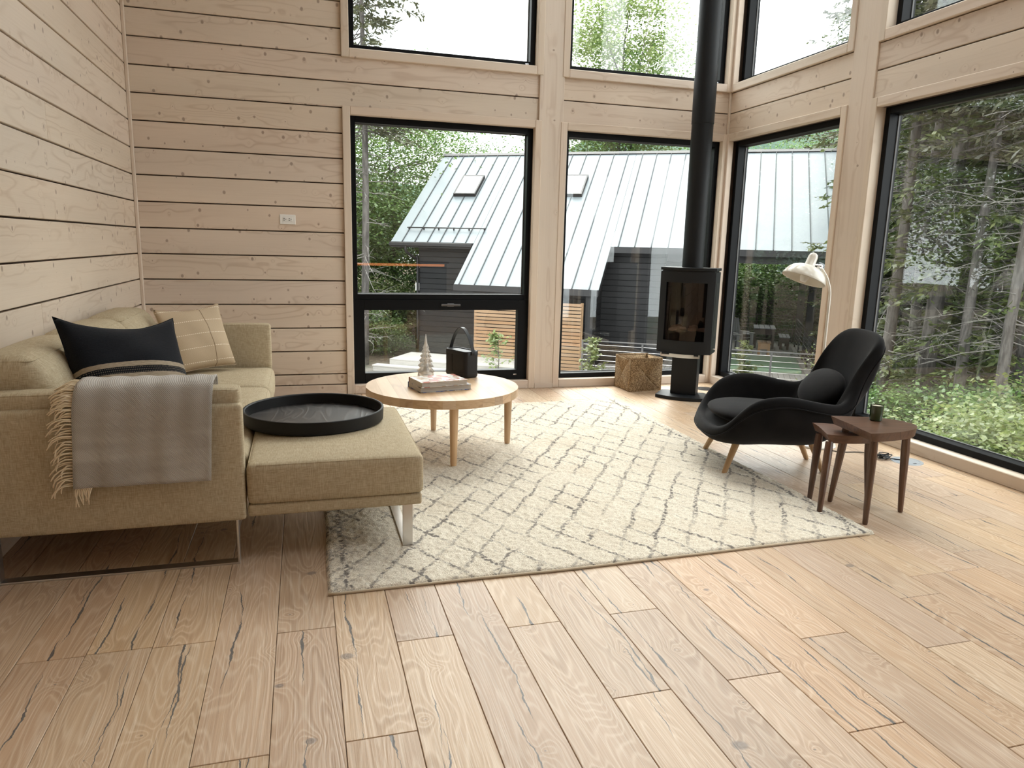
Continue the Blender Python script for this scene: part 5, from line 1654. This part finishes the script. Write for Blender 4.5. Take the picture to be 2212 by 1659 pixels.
gm = MB().tube([(-6.25, .63, .07), (-3.75, .63, .07)], .018, 8)
gb = gm.build('snow_guard', M['dark_trim'], house, smooth=True, mw=SLOPE)
for k in range(6): MB().box(-6.2 + k * .48 - .012, -6.2 + k * .48 + .012, .60, .66, .0, .08).build('guard_bracket', M['dark_trim'], gb)
for a, b, m0, z in ((-6.57, -3.95, 0, EZ), (0, 5.86, 0, EZ), (-3.95, 0, -1.86 * CS, EZ - 1.86 * SS)):
    MB().box(a, b, m0 - .035, m0 + .0, z - .16, z + .005).build('fascia', M['dark_trim'], house)
MB().box(-6.57, -3.97, -.14, -.037, EZ - .12, EZ - .01).build('gutter', M['dark_trim'], house, bevel=.02, seg=2)
dp = spline([(-6.05, -.08, EZ - .12), (-6.04, -.06, EZ - .28), (-5.90, .25, EZ - .48), (-5.86, .34, EZ - .62), (-5.86, .34, -1.9)], 24)
MB().tube(dp, .04, 8).build('downspout', M['dark_trim'], house, smooth=True)
# walls: core and individual siding boards
core = MB().box(-5.83, 1.42, .44, 7.60, GZ, 1.55).box(-3.55, -.30, -.95, .44, GZ, .45)
core.add([(-5.83, .44, 1.5), (-5.83, 7.6, 1.5), (-5.83, 4.04, 3.9), (1.42, .44, 1.5), (1.42, 7.6, 1.5), (1.42, 4.04, 3.9)], [(0, 1, 2), (3, 5, 4), (0, 2, 5, 3), (1, 4, 5, 2), (0, 3, 4, 1)])
core.build('wall_core', M['dark_frame'], house)
z = GZ
while z < 1.28:
    z1 = min(z + .16, 1.40)
    for a, b, y0_, y1_ in ((-5.85, -3.6, .40, .44), (-.28, 1.44, .40, .44)):
        board('siding_board', M['dark_siding'], house, a, b, y0_, y1_, z + .004, z1 - .004, 'X', 'Z', .006)
    board('siding_board', M['dark_siding'], house, 1.42, 1.46, .44, 7.6, z + .004, z1 - .004, 'Y', 'Z', .006)
    if z < .25:
        board('siding_board', M['dark_siding'], house, -3.57, -.28, -.99, -.95, z + .004, z1 - .004, 'X', 'Z', .006)
        board('siding_board', M['dark_siding'], house, -.30, -.26, -.95, .40, z + .004, z1 - .004, 'Y', 'Z', .006)
    z += .16
for e_, m_ in ((5.55, .28), (5.55, 4.04), (5.55, 7.75), (1.9, 7.75)):
    zt_ = EZ - .12 + (m_ * math.tan(SA) if m_ < 4.1 else (2 * RT_ * CS - m_) * math.tan(SA)) - .1
    MB().box(e_ - .11, e_ + .11, m_ - .11, m_ + .11, GZ, zt_).build('porch_post', M['dark_frame'], house, bevel=.008, seg=1)
MB().box(-3.8, -.1, -1.45, -1.25, EZ - 1.86 * SS - .10, EZ - 1.86 * SS + .04).build('porch_beam', M['dark_frame'], house)
MB().box(1.5, 5.7, .18, .38, EZ - .34, EZ - .08).build('porch_beam', M['dark_frame'], house)
MB().box(-.33, -.13, -1.45, -1.25, GZ, EZ - 1.86 * SS - .10).build('porch_post', M['dark_frame'], house)

MB().box(-5.93, -5.82, .33, .398, -.14, .10).build('wall_light', M['white_plastic'], house, bevel=.01, seg=2, label='small white wall light')
# cedar slat screen, wooden platform with steps, deck with cable railings
scr = thing('slat_screen', 'cedar slat screen under the low roof of the neighbouring house', 'screen', HOUSE_LOC, HOUSE_RZ)
z = -2.0
while z < -.20:
    board('slat', M['cedar'], scr, -3.32, -.40, -1.58, -1.555, z, z + .073, 'X', 'Z', .003); z += .093
for e_ in (-3.30, -1.85, -.40): MB().box(e_ - .035, e_ + .035, -1.553, -1.49, GZ, -.14).build('post', M['cedar'], scr)
plat = thing('wooden_platform', 'weathered wooden platform with a step in front of the neighbouring house', 'platform', HOUSE_LOC, HOUSE_RZ)
pe0, pe1, pm0, pm1 = -5.15, -1.2, -2.95, -1.62
k = 0
y_ = pm0
while y_ < pm1 - .01:
    board('deck_board', M['deckwood'], plat, pe0, pe1, y_ + .004, min(y_ + .14, pm1) - .004, -1.735, -1.70, 'X', 'Y', .004); y_ += .14
MB().box(pe0, pe1, pm0 + .01, pm1, GZ, -1.736).build('skirt', M['deckwood'], plat)
for k in range(2): board('step_board', M['deckwood'], plat, pe0 - .35, pe1 - .3, pm0 - .30 + k * .145, pm0 - .16 + k * .145, -1.875, -1.84, 'X', 'Y', .004)
MB().box(pe0 - .33, pe1 - .32, pm0 - .28, pm0 - .01, GZ, -1.876).build('step_riser', M['deckwood'], plat)
deck = thing('porch_deck', 'weathered boarded deck around and under the porch of the neighbouring house', 'deck', HOUSE_LOC, HOUSE_RZ)
e_ = -.25
while e_ < 5.7:
    board('deck_board', M['deckwood'], deck, e_ + .004, min(e_ + .142, 5.75) - .004, -2.32, 8.4, -2.0, -1.965, 'Y', 'X', .004); e_ += .142
MB().box(-.25, 5.74, -2.30, 8.38, -2.30, -2.001).build('deck_frame', M['dark_frame'], deck)
DZ = -1.965
def railing(label, a, b, n, cables=7, h=.96, nm='cable_railing', mat=None):
    r = thing(nm, label, 'railing', HOUSE_LOC, HOUSE_RZ)
    a, b = Vector((*a, DZ)), Vector((*b, DZ)); d = (b - a).normalized(); sd = Vector((-d.y, d.x, 0))
    for k in range(n):
        p = a.lerp(b, k / (n - 1))
        MB().obox(p + Vector((0, 0, h / 2)), d * .022, sd * .022, Vector((0, 0, h / 2))).build('post', mat, r)
    MB().obox((a + b) / 2 + Vector((0, 0, h + .012)), d * ((b - a).length / 2 + .03), sd * .03, Vector((0, 0, .012))).build('top_rail', mat, r)
    for k in range(cables):
        z = h * (k + .8) / (cables + .4)
        MB().tube([a + Vector((0, 0, z)), b + Vector((0, 0, z))], .006, 5).build('cable', M['steel'], r)
GR = plain('grey_painted_rail', (0.1000, 0.0950, 0.0950), .5)
railing('cable railing along the near edge of the porch deck', (-.2, -2.26), (5.7, -2.26), 5, mat=GR)
railing('black cable railing along the right side of the porch deck', (5.42, -.9), (5.42, 7.0), 6, mat=M['dark_frame'])
railing('cable railing at the back of the porch deck behind the table', (1.6, 8.2), (5.4, 8.2), 4, mat=M['brown_wood'])
gc = tag(MB().box(3.3, 5.2, .9, 3.6, DZ, DZ + .10).build('pool_cover', plain('green_cover', (.20, .28, .18), .45), None, bevel=.03, seg=3), 'flat green cover lying on the porch deck', 'cover')
gc.location = HOUSE_LOC; gc.rotation_euler = (0, 0, HOUSE_RZ)
def outdoor(name, label, cat, e_, m_, rz=0.0, group=None):
    p = Matrix.Translation(HOUSE_LOC) @ Matrix.Rotation(HOUSE_RZ, 4, 'Z') @ Vector((e_, m_, DZ))
    return thing(name, label, cat, p, HOUSE_RZ + rz, group)
GW = plain('grey_painted_slat', (0.2520, 0.2580, 0.2700), .5)
def slat_table(name, label, cat, e_, m_, w, d, h, n, apron=True, top=None, legm=None):
    t = outdoor(name, label, cat, e_, m_); legm = legm or M['brown_wood']
    for k in range(n):
        x0 = -w / 2 + w * k / n
        MB().box(x0 + .008, x0 + w / n - .008, -d / 2, d / 2, h - .03, h).build('slat', top or GW, t, bevel=.004, seg=1)
    for sx in (-1, 1):
        for sy in (-1, 1):
            MB().box(sx * (w / 2 - .07) - .035, sx * (w / 2 - .07) + .035, sy * (d / 2 - .07) - .035, sy * (d / 2 - .07) + .035, 0, h - .031).build('leg', legm, t)
    if apron:
        for sy in (-1, 1): MB().box(-w / 2 + .04, w / 2 - .04, sy * (d / 2 - .05) - .012, sy * (d / 2 - .05) + .012, h - .22, h - .031).build('apron', legm, t)
        for sx in (-1, 1): MB().box(sx * (w / 2 - .05) - .012, sx * (w / 2 - .05) + .012, -d / 2 + .06, d / 2 - .06, h - .22, h - .031).build('apron', legm, t)
slat_table('garden_table', 'slatted garden table on the porch deck of the neighbouring house', 'table', 4.36, 6.55, .72, 1.15, .70, 4)
slat_table('garden_bench', 'slatted garden bench right of the table on the porch deck', 'bench', 5.02, 6.55, .36, 1.10, .43, 3)
slat_table('garden_bench', 'slatted garden bench left of the table on the porch deck', 'bench', 3.72, 6.9, .36, 1.10, .43, 3)
slat_table('low_table', 'low orange-brown wooden table on the porch deck', 'table', 4.30, 4.15, .42, .55, .46, 3, True, M['cedar'], M['cedar'])
def adirondack(label, e_, m_, rz):
    t = outdoor('garden_chair', label, 'chair', e_, m_, rz)
    for k in range(5):
        x = -.25 + k * .1
        MB().obox((x + .05, .28, .62), (.044, 0, 0), (0, .008, .02), (0, .10, .36)).build('back_slat', M['pale_chair'], t)
        MB().obox((x + .05, -.02, .36), (.044, 0, 0), (0, .26, -.04), (0, .002, .01)).build('seat_slat', M['pale_chair'], t)
    for s_ in (-1, 1):
        MB().box(s_ * .33 - .06, s_ * .33 + .06, -.32, .30, .54, .565).build('armrest', M['pale_chair'], t, bevel=.01, seg=1)
        MB().box(s_ * .31 - .03, s_ * .31 + .03, -.29, -.20, 0, .54).build('leg', M['pale_chair'], t)
        MB().box(s_ * .31 - .03, s_ * .31 + .03, .22, .30, 0, .54).build('leg', M['pale_chair'], t)
M['pale_chair'] = plain('pale_painted_chair', (0.2700, 0.2700, 0.2610), .5)
adirondack('pale slatted garden chair nearest the left on the porch deck', 3.15, 4.6, math.radians(60))
adirondack('pale slatted garden chair beside the garden table on the porch deck', 3.55, 5.6, math.radians(40))

# ------------------------------------------------------------------ labels that tell the trees apart, counted along each row as the photograph shows them
ORD = 'first second third fourth fifth sixth seventh eighth ninth tenth eleventh twelfth thirteenth fourteenth fifteenth'.split()
def az_of(o): return math.degrees(math.atan2(o.location.x, o.location.y))
def dist_of(o): return math.hypot(o.location.x, o.location.y)
def number(objs, text, group, lo=-18.5, hi=51.5):
    vis = sorted([o for o in objs if lo < az_of(o) < hi], key=az_of)
    for i, o in enumerate(vis):
        if i < len(ORD): o['label'] = text % ORD[i]
        o['group'] = group
tops = [o for o in COL.objects if o.parent is None]
g1 = [o for o in tops if o.get('label') == LC]
number([o for o in g1 if dist_of(o) < 19], 'tall dark conifer in the near row of the forest at right, %s from the left', G1)
number([o for o in g1 if 19 <= dist_of(o) < 28], 'tall dark conifer in the middle row of the forest at right, %s from the left', G1)
number([o for o in g1 if dist_of(o) >= 28], 'tall dark conifer at the back of the forest at right, %s from the left', G1)
number([o for o in tops if o.get('label') == LC2], 'slim grey conifer with bare lower branches in the right window, %s from the left', G3)
number([o for o in tops if o.get('label') == LD], 'leafy tree in the woods behind the neighbouring house, %s from the left', G2)
number([o for o in tops if o.get('label') == LU], 'low leafy shrub tree behind the neighbouring house, %s from the left', GU)
number([o for o in tops if o.get('label') == LB], 'light green bush outside the right windows, %s from the left', GB, hi=57)
number([o for o in tops if o.get('label') == LB2], 'undergrowth bush in the left window, %s from the left', GB2)
